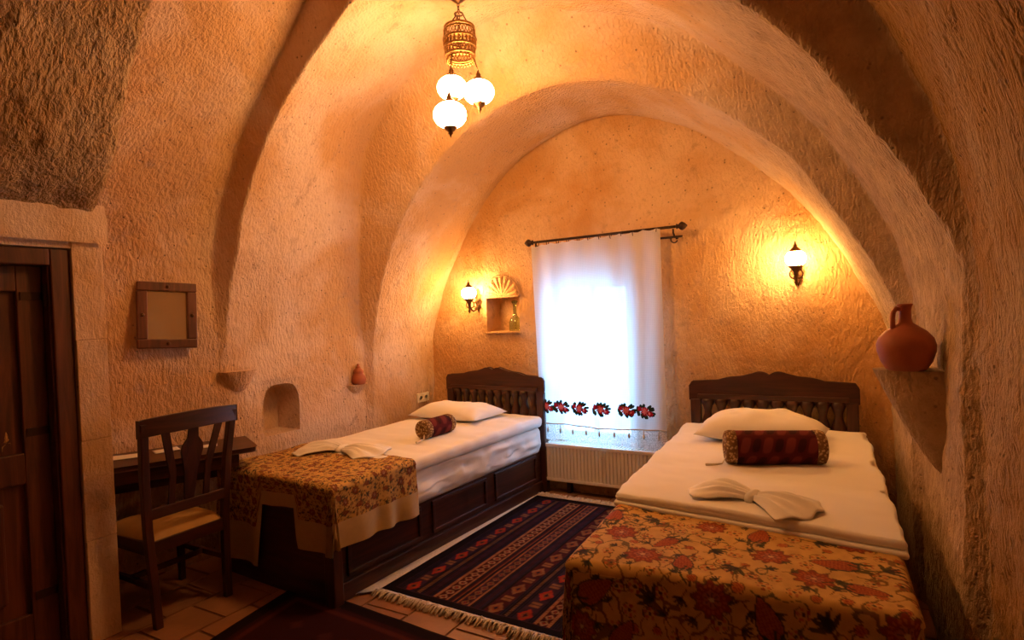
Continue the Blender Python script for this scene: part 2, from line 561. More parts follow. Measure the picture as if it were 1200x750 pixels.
O_STN = station('O', 3.0)
yo = np.concatenate([np.full(NW, 3.40), np.interp(np.linspace(0, 1, NA + 1), [0, .1, .2, .32, .45, .55, .68, .8, .9, 1], [3.40, 3.34, 3.24, 3.10, 3.06, 3.08, 3.16, 3.21, 3.24, 3.25]), np.full(NW, 3.25)])
kk = 1 + (yo / 3.0 - 1) * np.concatenate([np.zeros(NW), np.interp(np.linspace(0, 1, NA + 1), [0, .15, .30, .88, 1], [0, 0.25, 1, 1, 0]), np.zeros(NW)])
O_STN[:, 0] *= kk
O_STN[:, 2] = CAMZ + (O_STN[:, 2] - CAMZ) * kk
O_STN[:, 1] = yo
STN = [(station('D', -1.5), 20), (station('D', 0.8), 40), (station('D', 1.405), 3), (station('R', 1.44), 58), (station('N', 2.225), 7), (station('M', 2.265), 72),
       (O_STN, 14), (station('I', 3.35, y_of=[3.45, 3.40, 3.32, 3.3, 3.3, 3.3, 3.3]), 50),
       (station('A', 4.08), 3), (station('A', 4.10, 0.03), 9), (station('A', 4.26, 0.03), 0)]
cols, zone = [], []
for k in range(len(STN) - 1):
    a, n = STN[k]
    b = STN[k + 1][0]
    for q in range(n):
        cols.append(a + (b - a) * q / n)
        zone.append(k)
cols.append(STN[-1][0])
zone.append(len(STN) - 2)
G = np.array(cols)            # (columns, rows, 3)
zone = np.array(zone)
# inward direction of every row
rad = np.zeros((G.shape[1], 3))
rad[:NW, 0] = 1
rad[NW:NW + NA + 1, 0] = -np.cos(TH)
rad[NW:NW + NA + 1, 2] = -np.sin(TH)
rad[NW + NA + 1:, 0] = -1
rough = np.interp(G[..., 1], [0.5, 1.4, 1.5, 2.3, 2.35, 4.2], [1.9, 1.9, 1.35, 1.2, 0.8, 0.7])
rough *= np.interp(G[..., 0], [-3.0, -0.5, 0.2], [1.0, 1.0, 1.5])
low = vnoise(G * 2.1, 1) * 0.014 + vnoise(G * 5.3, 2) * 0.008
gw = G + 0.05 * np.stack([vnoise(G * 1.7, 5), vnoise(G * 1.7, 6), vnoise(G * 1.7, 7)], -1)
ca, sa = math.cos(0.6), math.sin(0.6)
gd = np.stack([gw[..., 0], gw[..., 1] * ca + gw[..., 2] * sa, -gw[..., 1] * sa + gw[..., 2] * ca], -1)
blend = np.clip((G[..., 1] - 1.5) / 0.6, 0, 1)
gouge = (vnoise(gw * np.array([24, 24, 7.0]), 3) * 0.0046 + vnoise(gw * np.array([48, 48, 15.0]), 4) * 0.0024) * (1 - blend) \
    + (vnoise(gd * np.array([30, 30, 15.0]), 3) * 0.0036 + vnoise(gd * np.array([55, 55, 32.0]), 4) * 0.0026) * blend
disp = low + gouge * rough
NICHE_Y, NICHE_Z = (2.50, 2.80), (0.665, 0.985)
rows_z = G[0, :NW, 2]
ci0, ci1 = [int(np.argmin(np.abs(G[:, 10, 1] - v))) for v in NICHE_Y]
rj0, rj1 = [int(np.argmin(np.abs(rows_z - v))) for v in NICHE_Z]
disp[ci0 - 1:ci1 + 2, rj0 - 1:rj1 + 2] *= 0.0
disp[:, :1] = 0
disp[:, -1:] = 0
G = G + rad[None] * disp[..., None]
RL = NW + int(NA * 30 / 180)      # the wall ends and the vault begins about 2.1 m up
RR = NW + int(NA * 152 / 180)
keep = np.ones((G.shape[0] - 1, RL), bool)
keep[ci0:ci1, rj0:rj1] = False
cn = int(np.where(zone >= 3)[0][0])
wl = empty_structure('wall_left')
wall_l = grid_mesh('stone_face', G[:, :RL + 1], M['stone'], wl, keep=keep)
ceil = grid_mesh('ceiling', G[:, RL:RR + 1], M['stone'])
wall_r = grid_mesh('wall_right', G[:, RR:], M['stone'])
for o in (ceil, wall_r):
    tag(o, kind='structure')
# the section round the door and desk is hewn more coarsely, its colour darkened for dimmer light: second material
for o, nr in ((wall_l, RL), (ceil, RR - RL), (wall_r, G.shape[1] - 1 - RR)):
    o.data.materials.append(M['stone_rough_dim'])
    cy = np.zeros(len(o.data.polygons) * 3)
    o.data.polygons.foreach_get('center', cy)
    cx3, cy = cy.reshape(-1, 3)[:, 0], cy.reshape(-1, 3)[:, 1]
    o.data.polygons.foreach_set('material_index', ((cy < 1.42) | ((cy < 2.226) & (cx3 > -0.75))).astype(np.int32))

def wall_x(y, z):
    """x of the left wall face at height z < 1.2"""
    j = int(np.argmin(np.abs(G[0, :NW, 2] - z)))
    i = int(np.argmin(np.abs(G[:, j, 1] - y)))
    return float(G[i, j, 0])


# ---- arched niche in the left wall
A0, A1 = G[ci0, rj0], G[ci1, rj0]
B0, B1 = G[ci0, rj1], G[ci1, rj1]


def niche_mesh():
    n = 28
    W_, H_ = 1.0, 1.0
    out = [(0.03, 0.0)]
    for k in range(n + 1):
        a = PI - PI * k / n
        c, s = math.cos(a), math.sin(a)
        e = 0.55
        out.append((0.5 + 0.47 * math.copysign(abs(c) ** e, c), 0.50 + 0.50 * abs(s) ** 0.8))
    out.append((0.97, 0.0))

    def at(u, v, d):
        p = A0 * (1 - u) * (1 - v) + A1 * u * (1 - v) + B0 * (1 - u) * v + B1 * u * v
        return Vector((p[0] - d, p[1], p[2]))
    m = len(out)
    mb = MB()
    vs = [at(u, v, 0.0) for u, v in out]
    vs += [at(0.5 + (u - 0.5) * 0.97, v * 0.985 + 0.004, 0.02) for u, v in out]
    vs += [at(0.5 + (u - 0.5) * 0.86, v * 0.94 + 0.02, 0.20) for u, v in out]
    fs = []
    for r_ in range(2):
        for i in range(m):
            j = (i + 1) % m
            fs.append((r_ * m + i, r_ * m + j, (r_ + 1) * m + j, (r_ + 1) * m + i))
    fs.append(tuple(2 * m + i for i in range(m)))
    c0 = len(vs)
    vs += [at(0, 0, 0), at(0, 1, 0), at(1, 1, 0), at(1, 0, 0)]
    half = m // 2
    for i in range(0, half):
        fs.append((c0 + 1, i + 1, i))
    fs.append((c0, c0 + 1, 0))
    fs.append((c0 + 1, c0 + 2, half))
    for i in range(half, m - 1):
        fs.append((c0 + 2, i + 1, i))
    fs.append((c0 + 2, c0 + 3, m - 1))
    mb.add(vs, fs)
    return mb


niche_mesh().build('niche', M['stone'], wl)

# ---- back wall with the window opening and the shell niche
YB = 4.20
WX0, WX1, WZ0, WZ1 = -2.07, -1.40, 0.37, 1.66
SX0, SX1, SZ0, SZ1 = -2.665, -2.355, 1.242, 1.525


def fill(a, b, step):
    return list(np.linspace(a, b, max(2, int(round((b - a) / step)) + 1)))[:-1]


def lines(stops, step):
    out = []
    for a, b in zip(stops[:-1], stops[1:]):
        out += fill(a, b, step)
    return np.array(out + [stops[-1]])


bx_ = lines([-3.45, SX0, SX1, WX0, WX1, 0.45], 0.017)
bz_ = lines([-0.06, WZ0, SZ0, SZ1, WZ1, 2.95], 0.017)
X, Z = np.meshgrid(bx_, bz_, indexing='ij')
BP = np.stack([X, np.full_like(X, YB), Z], -1)
d = vnoise(BP * 2.6, 11) * 0.010 + vnoise(BP * np.array([26, 26, 16.0]), 12) * 0.0042 + vnoise(BP * np.array([50, 50, 36.0]), 13) * 0.002
for x0, x1, z0, z1 in ((WX0, WX1, WZ0, WZ1), (SX0, SX1, SZ0, SZ1)):
    dist = np.maximum(np.maximum(x0 - X, X - x1), np.maximum(z0 - Z, Z - z1))
    d *= np.clip(dist / 0.04, 0, 1)
BP[..., 1] += d
mx, mz = (bx_[:-1] + bx_[1:]) / 2, (bz_[:-1] + bz_[1:]) / 2
MXg, MZg = np.meshgrid(mx, mz, indexing='ij')
kp = ~(((MXg > WX0) & (MXg < WX1) & (MZg > WZ0) & (MZg < WZ1)) | ((MXg > SX0) & (MXg < SX1) & (MZg > SZ0) & (MZg < SZ1)))
wb_ = empty_structure('wall_back')
grid_mesh('plaster_face', BP, M['stone_back'], wb_, keep=kp)
# splayed window reveal
rev = MB()
O4 = [(WX0, YB, WZ0), (WX1, YB, WZ0), (WX1, YB, WZ1), (WX0, YB, WZ1)]
I4 = [(-2.09, 4.34, 0.40), (-1.44, 4.34, 0.40), (-1.44, 4.34, 1.61), (-2.09, 4.34, 1.61)]
rev.add(O4 + I4, [(i, (i + 1) % 4, (i + 1) % 4 + 4, i + 4) for i in range(4)])
rev.build('window_reveal', M['stone_back'], wb_)
# shell niche: square recess below, fluted fan above
nb = MB()
o4 = [(SX0, YB, SZ0), (SX1, YB, SZ0), (SX1, YB, SZ1), (SX0, YB, SZ1)]
i4 = [(SX0 + .01, YB + .2, SZ0 + .005), (SX1 - .01, YB + .2, SZ0 + .005), (SX1 - .01, YB + .2, SZ1), (SX0 + .01, YB + .2, SZ1)]
nb.add(o4 + i4, [(i, (i + 1) % 4, (i + 1) % 4 + 4, i + 4) for i in range(4)] + [(4, 5, 6, 7)])
nb.build('shell_niche', M['stone_back'], wb_)
sh = MB()
scx, srx, srz = (SX0 + SX1) / 2, 0.150, 0.165
nA, nR = 96, 10
vs, fs = [], []
for i in range(nA + 1):
    a = PI * i / nA
    for j in range(nR + 1):
        t_ = j / nR
        fl = abs(math.sin(a * 9 + 0.0))
        dep = -0.006 - 0.016 * fl * min(1, t_ * 1.6) + 0.010 * (1 - t_)
        rr = t_ * (1.0 - 0.05 * (1 - fl))
        vs.append((scx + srx * rr * math.cos(a), YB + dep, SZ1 + 0.004 + srz * rr * math.sin(a)))
for i in range(nA):
    for j in range(nR):
        q = i * (nR + 1) + j
        fs.append((q, q + 1, q + nR + 2, q + nR + 1))
sh.add(vs, fs)
sh.build('scallop_shell', M['stone_back'], wb_, True)
sh = MB()
sh.tube([(scx + (srx + .012) * math.cos(PI * i / 40), YB - 0.004, SZ1 + (srz + .012) * math.sin(PI * i / 40)) for i in range(41)], 0.010, 6)
sh.build('shell_rim', M['stone_back'], wb_, True)
sl = MB()
sl.box((scx, YB - 0.006, SZ1 + 0.004), (0.325, 0.036, 0.018))
sl.box((scx, YB - 0.004, SZ0 - 0.006), (0.335, 0.03, 0.014))
sl.build('niche_ledge', M['stone_back'], wb_, bevel=0.004)

# front wall, behind the camera
mb = MB().box((-1.5, -1.53, 1.8), (5.2, 0.06, 3.8))
tag(mb.build('wall_front', M['stone']), kind='structure')

# ---- door side: lintel, jamb stones
lin = MB().prism([(0.10, 1.815), (1.447, 1.805), (1.452, 1.88), (1.44, 1.955), (1.2, 1.972), (0.9, 1.962), (0.10, 1.975)], -3.14, -2.965, 0)
lin.build('lintel_stone', M['stone_block'], wl, bevel=0.012)
zz = [0.0, 0.46, 0.91, 1.36, 1.806]
for k in range(4):
    j = MB().box((-3.30, 1.385, (zz[k] + zz[k + 1]) / 2), (0.62 - 0.003 * (k % 2), 0.125 + 0.002 * (k % 2), zz[k + 1] - zz[k] - 0.001))
    j.build('jamb_stone', M['stone_block'], wl, bevel=0.003)
hd = MB().box((-3.07, 0.85, 1.787), (0.15, 1.0, 0.04))
hd.build('door_head', M['stone_block'], wl, bevel=0.004)

# ---- corbels carved from the walls
def corbel(c, R, h, parent, a0, a1, sq=(1, 1), p=0.6, mat='stone'):
    mb = MB()
    prof = [(0.0, 0.0)] + [(R * (1 - t) ** p, -h * t) for t in np.linspace(0, 1, 14)]
    prof[1] = (R, 0)
    mb.lathe(prof, 24, c, half=(a0, a1), squash=sq)
    o = mb.build('corbel', M[mat], parent, True)
    md = o.modifiers.new('edge', 'EDGE_SPLIT')
    md.split_angle = math.radians(50)
    return o


corbel((-3.335, 2.34, 1.112), 0.125, 0.14, wl, -PI / 2, PI / 2, (0.85, 1.0), 0.5)
corbel((-3.315, 3.31, 0.905), 0.105, 0.075, wl, -PI / 2, PI / 2, (0.8, 1.05), 0.5)
corbel((0.272, 2.64, 1.142), 0.222, 0.40, wall_r, PI / 2, 3 * PI / 2, (1.02, 0.44), 0.74, 'stone')

# ================================================================== FLOOR
fl = empty_structure('floor')
MB().box((-1.5, 1.4, -0.055), (5.2, 6.2, 0.10)).build('mortar_layer', M['grout'], fl)
ts = 0.265
shared = {}
for i in range(16):
    for j in range(15):
        x = -3.72 + ts * (i + 0.5)
        y = 0.55 + ts * (j + 0.5) + (0.5 * ts if i % 2 else 0)
        if x > 0.35 or y > 4.2 or (y < 1.35 and x < -3.0):
            continue
        k = (i * 7 + j * 3) % 4
        if k not in shared:
            t_ = MB()
            s_ = ts - 0.012 - 0.002 * k
            t_.box((0, 0, 0), (s_, s_, 0.012), taper=1.01)
            o = t_.build('tile', M['tile'], fl, bevel=0.003)
            shared[k] = o.data
        else:
            o = bpy.data.objects.new('tile', shared[k])
            COL.objects.link(o)
            o.parent = fl
        o.location = (x, y, -0.004 + 0.0012 * math.sin(i * 3.1 + j * 1.7))
        o.rotation_euler = (0, 0, 0.012 * math.sin(i * 2.3 + j * 5.1))

# ================================================================== WINDOW
w1 = empty_structure('window_1', (0, 0, 0))
x0, x1, z0, z1, yw = -2.09, -1.44, 0.40, 1.61, 4.32
fr = MB()
for c, s in (((x0 + .025, yw, (z0 + z1) / 2), (.05, .06, z1 - z0)), ((x1 - .025, yw, (z0 + z1) / 2), (.05, .06, z1 - z0)),
             (((x0 + x1) / 2, yw, z0 + .025), (x1 - x0 - .1, .06, .05)), (((x0 + x1) / 2, yw, z1 - .025), (x1 - x0 - .1, .06, .05))):
    fr.box(c, s)
fr.build('window_frame', M['blue_pvc'], w1, bevel=0.004)
MB().box(((x0 + x1) / 2, yw, (z0 + z1) / 2), (.045, .05, z1 - z0 - .1)).build('mullion', M['blue_pvc'], w1, bevel=0.004)
xm = (x0 + x1) / 2
for xa, xb in ((x0 + .05, xm - .0225), (xm + .0225, x1 - .05)):
    MB().box(((xa + xb) / 2, yw, (z0 + z1) / 2), (xb - xa, .006, z1 - z0 - .1)).build('pane', M['glass'], w1)
MB().box((-1.75, 4.245, 0.385), (0.655, 0.09, 0.03)).build('window_sill', M['stone_block'], w1, bevel=0.006)

# ================================================================== DOOR
d1 = empty_structure('door_1')
XD = -3.055
fr = MB()
fr.box((XD, 1.282, 0.882), (0.10, 0.075, 1.764))
fr.build('frame_post', M['door'], d1, bevel=0.006)
MB().box((XD, 0.345, 0.882), (0.10, 0.075, 1.764)).build('frame_post', M['door'], d1, bevel=0.006)
MB().box((XD, 0.8135, 1.727), (0.10, 0.862, 0.074)).build('frame_head', M['door'], d1, bevel=0.006)
for y_ in (1.2405, 0.3865):
    MB().box((XD + 0.012, y_, 0.844), (0.05, 0.008, 1.69)).build('frame_bead', M['door'], d1, bevel=0.002)
leaf = MB()
for c, s in (((XD - .03, 1.188, .845), (.04, .095, 1.69)), ((XD - .03, .44, .845), (.04, .095, 1.69)), ((XD - .03, .814, 1.635), (.04, .653, .11)),
             ((XD - .03, .814, .83), (.04, .653, .13)), ((XD - .03, .814, .11), (.04, .653, .20))):
    leaf.box(c, s)
leaf.build('door_leaf', M['door'], d1, bevel=0.004)
for za, zb in ((0.21, 0.765), (0.895, 1.58)):
    MB().box((XD - .042, .814, (za + zb) / 2), (.02, .655, zb - za)).build('door_panel', M['door'], d1)
    MB().box((XD - .028, .814, (za + zb) / 2), (.024, .50, zb - za - .13)).build('raised_panel', M['door'], d1, bevel=0.012)
for z_ in (0.28, 0.98, 1.56):
    h_ = MB()
    h_.lathe([(0.008, -0.05), (0.010, -0.045), (0.010, 0.045), (0.008, 0.05)], 10, (XD + .012, 1.236, z_))
    h_.box((XD - .008, 1.195, z_), (.006, .085, .035))
    h_.build('hinge', M['iron'], d1)

# ================================================================== BEDS
def scallop_top(x):
    """height of the crest above the shoulder at half-width fraction x in -1..1"""
    a = abs(x)
    if a > 0.97:
        return -0.010 - 0.5 * (a - 0.97)
    if a > 0.62:
        return 0.0 + 0.010 * (0.97 - a) / 0.35
    if a > 0.22:
        s = (0.62 - a) / 0.40
        return 0.012 + 0.040 * (0.5 - 0.5 * math.cos(PI * s)) + 0.008 * math.sin(PI * s * 2)
    s = a / 0.22
    return 0.052 + 0.014 * math.sin(PI * min(1, s * 1.05)) - 0.008 * (1 - s) ** 4


def make_bed(label, loc, rz, L, Wd, group):
    b = thing('bed', label, 'bed', loc, rz, group)
    hw = Wd / 2
    # headboard
    crest = [(-hw + Wd * i / 60, 0.885 + scallop_top(-1 + 2 * i / 60)) for i in range(61)]
    hb = MB().prism([(-hw, 0.775)] + [p for p in crest] + [(hw, 0.775)], -0.045, 0.0, 1)
    h = hb.build('headboard', M['wood_x'], b, bevel=0.008)
    MB().box((0, -0.054, 0.795), (Wd - .10, 0.018, 0.03)).build('moulding', M['wood_x'], h, bevel=0.004)
    for s in (-1, 1):
        MB().box((s * (hw - 0.0325), -0.0225, 0.388), (0.065, 0.055, 0.776)).build('post', M['wood_v'], b, bevel=0.006)
    MB().box((0, -0.0225, 0.47), (Wd - .13, 0.04, 0.10)).build('lower_rail', M['wood_x'], b, bevel=0.005)
    ns = 10
    for k in range(ns):
        x = (-0.5 + (k + 0.5) / ns) * (Wd - .13) + (Wd - .13) / ns * 0.0
        pr = [(0.036, .515), (0.034, .54), (0.028, .56), (0.041, .59), (0.043, .62), (0.036, .645), (0.024, .675), (0.023, .70), (0.032, .73), (0.043, .75), (0.044, .78)]
        MB().lathe(pr, 10, (x, -0.0225, 0)).build('baluster', M['wood_v'], h, True)
    # side rails with framed panels
    for s in (-1, 1):
        xs = s * (hw - 0.06)
        MB().box((xs, -L / 2, 0.195), (0.035, L - .07, 0.27)).build('side_rail', M['wood'], b, bevel=0.004)
        sr_ = MB()
        sr_.box((xs + s * 0.004, -L / 2, 0.0475), (0.05, L - .05, 0.095))
        sr_.build('plinth', M['wood'], b, bevel=0.008)
        for k in range(3):
            y0 = -0.08 - (L - .14) * (k / 3) - 0.05
            y1 = -0.08 - (L - .14) * ((k + 1) / 3) + 0.05
            fm = MB()
            xo = xs + s * 0.0225
            for (ya, yb, za, zb) in ((y0, y1, .285, .305), (y0, y1, .115, .135), (y0, y0 - .02, .135, .285), (y1 + .02, y1, .135, .285)):
                fm.box((xo, (ya + yb) / 2, (za + zb) / 2), (0.016, abs(ya - yb), zb - za))
            fm.build('panel_moulding', M['wood'], b, bevel=0.003)
    # footboard
    MB().box((0, -L + 0.0225, 0.22), (Wd - .02, 0.045, 0.44)).build('footboard', M['wood_x'], b, bevel=0.006)
    for s in (-1, 1):
        MB().box((s * (hw - 0.035), -L + 0.02, 0.225), (0.07, 0.06, 0.45)).build('foot_post', M['wood_v'], b, bevel=0.006)
    MB().box((0, -L / 2, 0.30), (Wd - .10, L - .10, 0.03)).build('slat_base', M['wood'], b)
    return b


def superslab(name, mat, w, l, z0_, z1_, loc, rz, amp=0.006, seed=1, roundness=0.05, over=0.0, puff=0.0, y0=0.0, step=0.025, skew=0.0, folds=0.0):
    """soft slab lying from y0 to y0-l (local), with rounded edges and creases"""
    nx, ny = int(w / step), int(l / step)
    H = z1_ - z0_
    prof = []
    nS = 12
    # perimeter loop section: go round in x direction
    pts = []
    hx = w / 2
    r = min(roundness, H / 2 - 1e-4)
    sec = []
    for k in range(nx + 1):
        sec.append((-hx + r + (w - 2 * r) * k / nx, z1_))
    for k in range(1, 7):
        a = PI / 2 - PI / 2 * k / 6
        sec.append((hx - r + r * math.cos(a), z1_ - r + r * math.sin(a)))
    for k in range(1, 16):
        sec.append((hx, z1_ - r - (H - 2 * r) * k / 15))
    for k in range(1, 7):
        a = -PI / 2 * k / 6
        sec.append((hx - r + r * math.cos(a), z0_ + r + r * math.sin(a)))
    n1 = len(sec)
    sec2 = sec + [(-x, z) for x, z in sec[nx + 1:][::-1]]
    sec2 = np.array(sec2)
    ys = [0.0] + [r * (1 - math.cos(PI / 2 * k / 6)) for k in range(1, 7)] + list(np.linspace(r, l - r, ny + 1))[1:-1] + [l - r * (1 - math.cos(PI / 2 * k / 6)) for k in range(6, -1, -1)]
    ys = np.array(ys)
    zc = (z0_ + z1_) / 2
    P = []
    for y in ys:
        e = min(y, l - y)
        k = math.sqrt(max(0.0, 1 - (1 - min(1, e / r)) ** 2)) if e < r else 1.0
        # inset at the ends
        ins = r * (1 - k)
        q = sec2.copy()
        q[:, 0] *= (hx - ins) / hx
        q[:, 1] = zc + (q[:, 1] - zc) * (1 - ins / (H / 2) * 0.98)
        P.append(np.stack([q[:, 0], np.full(len(q), y0 - y), q[:, 1]], 1))
    P = np.array(P)
    dn = vnoise(P * 5.0, seed) * amp + vnoise(P * np.array([9, 16, 20.0]), seed + 1) * amp * 0.55
    rid = np.abs(vnoise(P * np.array([4.0, 5.5, 9.0]), seed + 2))
    dn -= np.clip(0.10 - rid, 0, 1) * amp * 5
    out = np.sign(P[..., 0]) * (np.abs(P[..., 0]) > hx * 0.97)
    topm = (P[..., 2] > zc)
    side_f = (vnoise(P * np.array([1, 2.6, 15.0]), seed + 7) * 1.5 + vnoise(P * np.array([1, 5.0, 30.0]), seed + 8) * 0.7) * amp * folds
    P[..., 2] += np.where(topm, dn, 0)
    P[..., 0] += out * (dn * 1.3 + side_f)
    if puff:
        P[..., 2] += np.where(topm, puff * (1 - (P[..., 0] / hx) ** 2), 0)
    P[..., 1] -= skew * P[..., 0] / hx * (y0 - P[..., 1]) / l
    n, m = P.shape[:2]
    V = P.reshape(-1, 3)
    F = []
    for i in range(n - 1):
        for j in range(m):
            j2 = (j + 1) % m
            F.append((i * m + j, (i + 1) * m + j, (i + 1) * m + j2, i * m + j2))
    F.append(tuple(range(m)))
    F.append(tuple(range((n - 1) * m, n * m))[::-1])
    o = link_mesh(name, V, F, mat, None, True)
    o.location = loc
    o.rotation_euler = (0, 0, rz)
    return o


# ---- floral print, drawn in cloth coordinates (metres)
def floral_colors(U, V, seed, s=1.0):
    """Ottoman-style print: golden ground, curling vines, rosettes, tulips, leaf sprays and buds"""
    C = np.empty(U.shape + (3,))
    C[:] = srgb(206, 166, 98)
    r_ = np.random.default_rng(seed)
    C *= (1 + 0.12 * vnoise(np.stack([U * 50, V * 50, U * 0], -1), 3))[..., None]
    red, orange, navy, green, rose, brown, sand = [np.array(srgb(*c)) for c in (((142, 60, 42), (182, 100, 54), (44, 42, 48), (56, 58, 38), (178, 108, 76), (94, 62, 38), (216, 178, 120)) if seed != 3 else ((124, 62, 48), (150, 96, 62), (52, 54, 66), (66, 66, 54), (150, 104, 86), (92, 66, 48), (210, 176, 126)))]

    def paint(sl, mask, c, a=0.9):
        blk = C[sl]
        blk[mask] = blk[mask] * (1 - a) + c * a
    allsl = (slice(None), slice(None))
    for q, (fr, wd, c) in enumerate(((9.0, 0.045, brown), (12.0, 0.04, green), (16.0, 0.05, brown))):
        f = vnoise(np.stack([U * fr / s, V * fr / s, U * 0 + 3.7 * q], -1), seed + q) + 0.3 * vnoise(np.stack([U * fr * 2.6 / s, V * fr * 2.6 / s, U * 0], -1), seed + 9)
        paint(allsl, (np.abs(f) < wd) & (vnoise(np.stack([U * 5 / s, V * 5 / s, U * 0], -1), seed + 20 + q) > -0.15), c, 0.8)
    du, dv = U[1, 0] - U[0, 0], V[0, 1] - V[0, 0]
    u0_, v0_ = U[0, 0], V[0, 0]
    nu, nv = U.shape

    def motif(cx, cy, rot, kind, k):
        rad_ = 0.115 * s * k
        i0, i1 = int((cx - rad_ - u0_) / du), int((cx + rad_ - u0_) / du) + 1
        j0, j1 = int((cy - rad_ - v0_) / dv), int((cy + rad_ - v0_) / dv) + 1
        i0, j0, i1, j1 = max(i0, 0), max(j0, 0), min(i1, nu), min(j1, nv)
        if i1 - i0 < 2 or j1 - j0 < 2:
            return
        sl = (slice(i0, i1), slice(j0, j1))
        dx, dy = U[sl] - cx, V[sl] - cy
        c, s_ = math.cos(rot), math.sin(rot)
        x, y = (dx * c + dy * s_) / (s * k), (-dx * s_ + dy * c) / (s * k)
        R, T = np.hypot(x, y), np.arctan2(y, x)
        if kind == 0:               # big rosette with toothed petals
            q = 0.046 + 0.007 * np.cos(9 * T)
            paint(sl, R < q * 1.10, brown)
            paint(sl, R < q, red)
            paint(sl, (R < 0.040) & (R > 0.030) & (np.cos(18 * T) > 0), orange)
            paint(sl, R < 0.024 + 0.003 * np.cos(6 * T), rose)
            paint(sl, (R < 0.020) & (np.cos(8 * T) > 0.4), navy, 0.7)
            paint(sl, R < 0.007, sand)
        elif kind == 1:             # chequered tulip on a stem
            q = (x / 0.060) ** 2 + (y / np.maximum(0.030 - 0.28 * x, 0.002)) ** 2
            paint(sl, q < 1.0, navy)
            paint(sl, q < 0.78, orange)
            paint(sl, (q < 0.70) & ((np.floor((x + y) * 110) + np.floor((x - y) * 110)) % 2 > 0), red)
            paint(sl, (np.abs(y + 0.01 * np.sin(x * 60)) < 0.0035) & (x < -0.03), green)
            for sg in (-1, 1):
                paint(sl, ((x + 0.075 - sg * y * 0.6) / 0.024) ** 2 + ((y - sg * 0.020) / 0.007) ** 2 < 1, green)
        elif kind == 2:             # dark leaf spray
            for a in (-1.0, -0.45, 0.0, 0.45, 1.0):
                ca, sa = math.cos(a), math.sin(a)
                lx, ly = x * ca + y * sa - 0.024, -x * sa + y * ca
                paint(sl, (lx / 0.026) ** 2 + (ly / 0.0062) ** 2 < 1, green if a < 0 else navy)
            paint(sl, (np.abs(y) < 0.003) & (x < 0) & (x > -0.05), brown)
        elif kind == 3:             # round fruit with a leaf
            paint(sl, R < 0.024, orange)
            paint(sl, (R < 0.018) & (np.sin(x * 420) * np.sin(y * 420) > 0.1), red)
            paint(sl, ((x - 0.034) / 0.018) ** 2 + ((y - 0.006) / 0.006) ** 2 < 1, green)
            paint(sl, np.abs(R - 0.027) < 0.002, brown)
        else:                       # ring of buds
            for a in range(5):
                bx, by = 0.026 * math.cos(a * 1.256), 0.026 * math.sin(a * 1.256)
                paint(sl, np.hypot(x - bx, y - by) < 0.0095, (rose, orange, red, rose, orange)[a])
            paint(sl, R < 0.010, navy)
            paint(sl, (np.abs(R - 0.040) < 0.0022) & (np.cos(T) > -0.3), green)
    for lay, (g, k) in enumerate(((0.062, 0.55), (0.150, 1.0))):
        g *= s
        for i in range(int(nu * du / g) + 2):
            for j in range(int(nv * dv / g) + 2):
                cx = u0_ + (i + 0.5 * (j % 2)) * g + r_.uniform(-.2, .2) * g
                cy = v0_ + j * g + r_.uniform(-.2, .2) * g
                kind = int(r_.choice([2, 3, 4, 4, 2])) if lay == 0 else (i + 2 * j) % 3
                motif(cx, cy, r_.uniform(0, 6.28), kind, k * r_.uniform(0.85, 1.15))
    return C


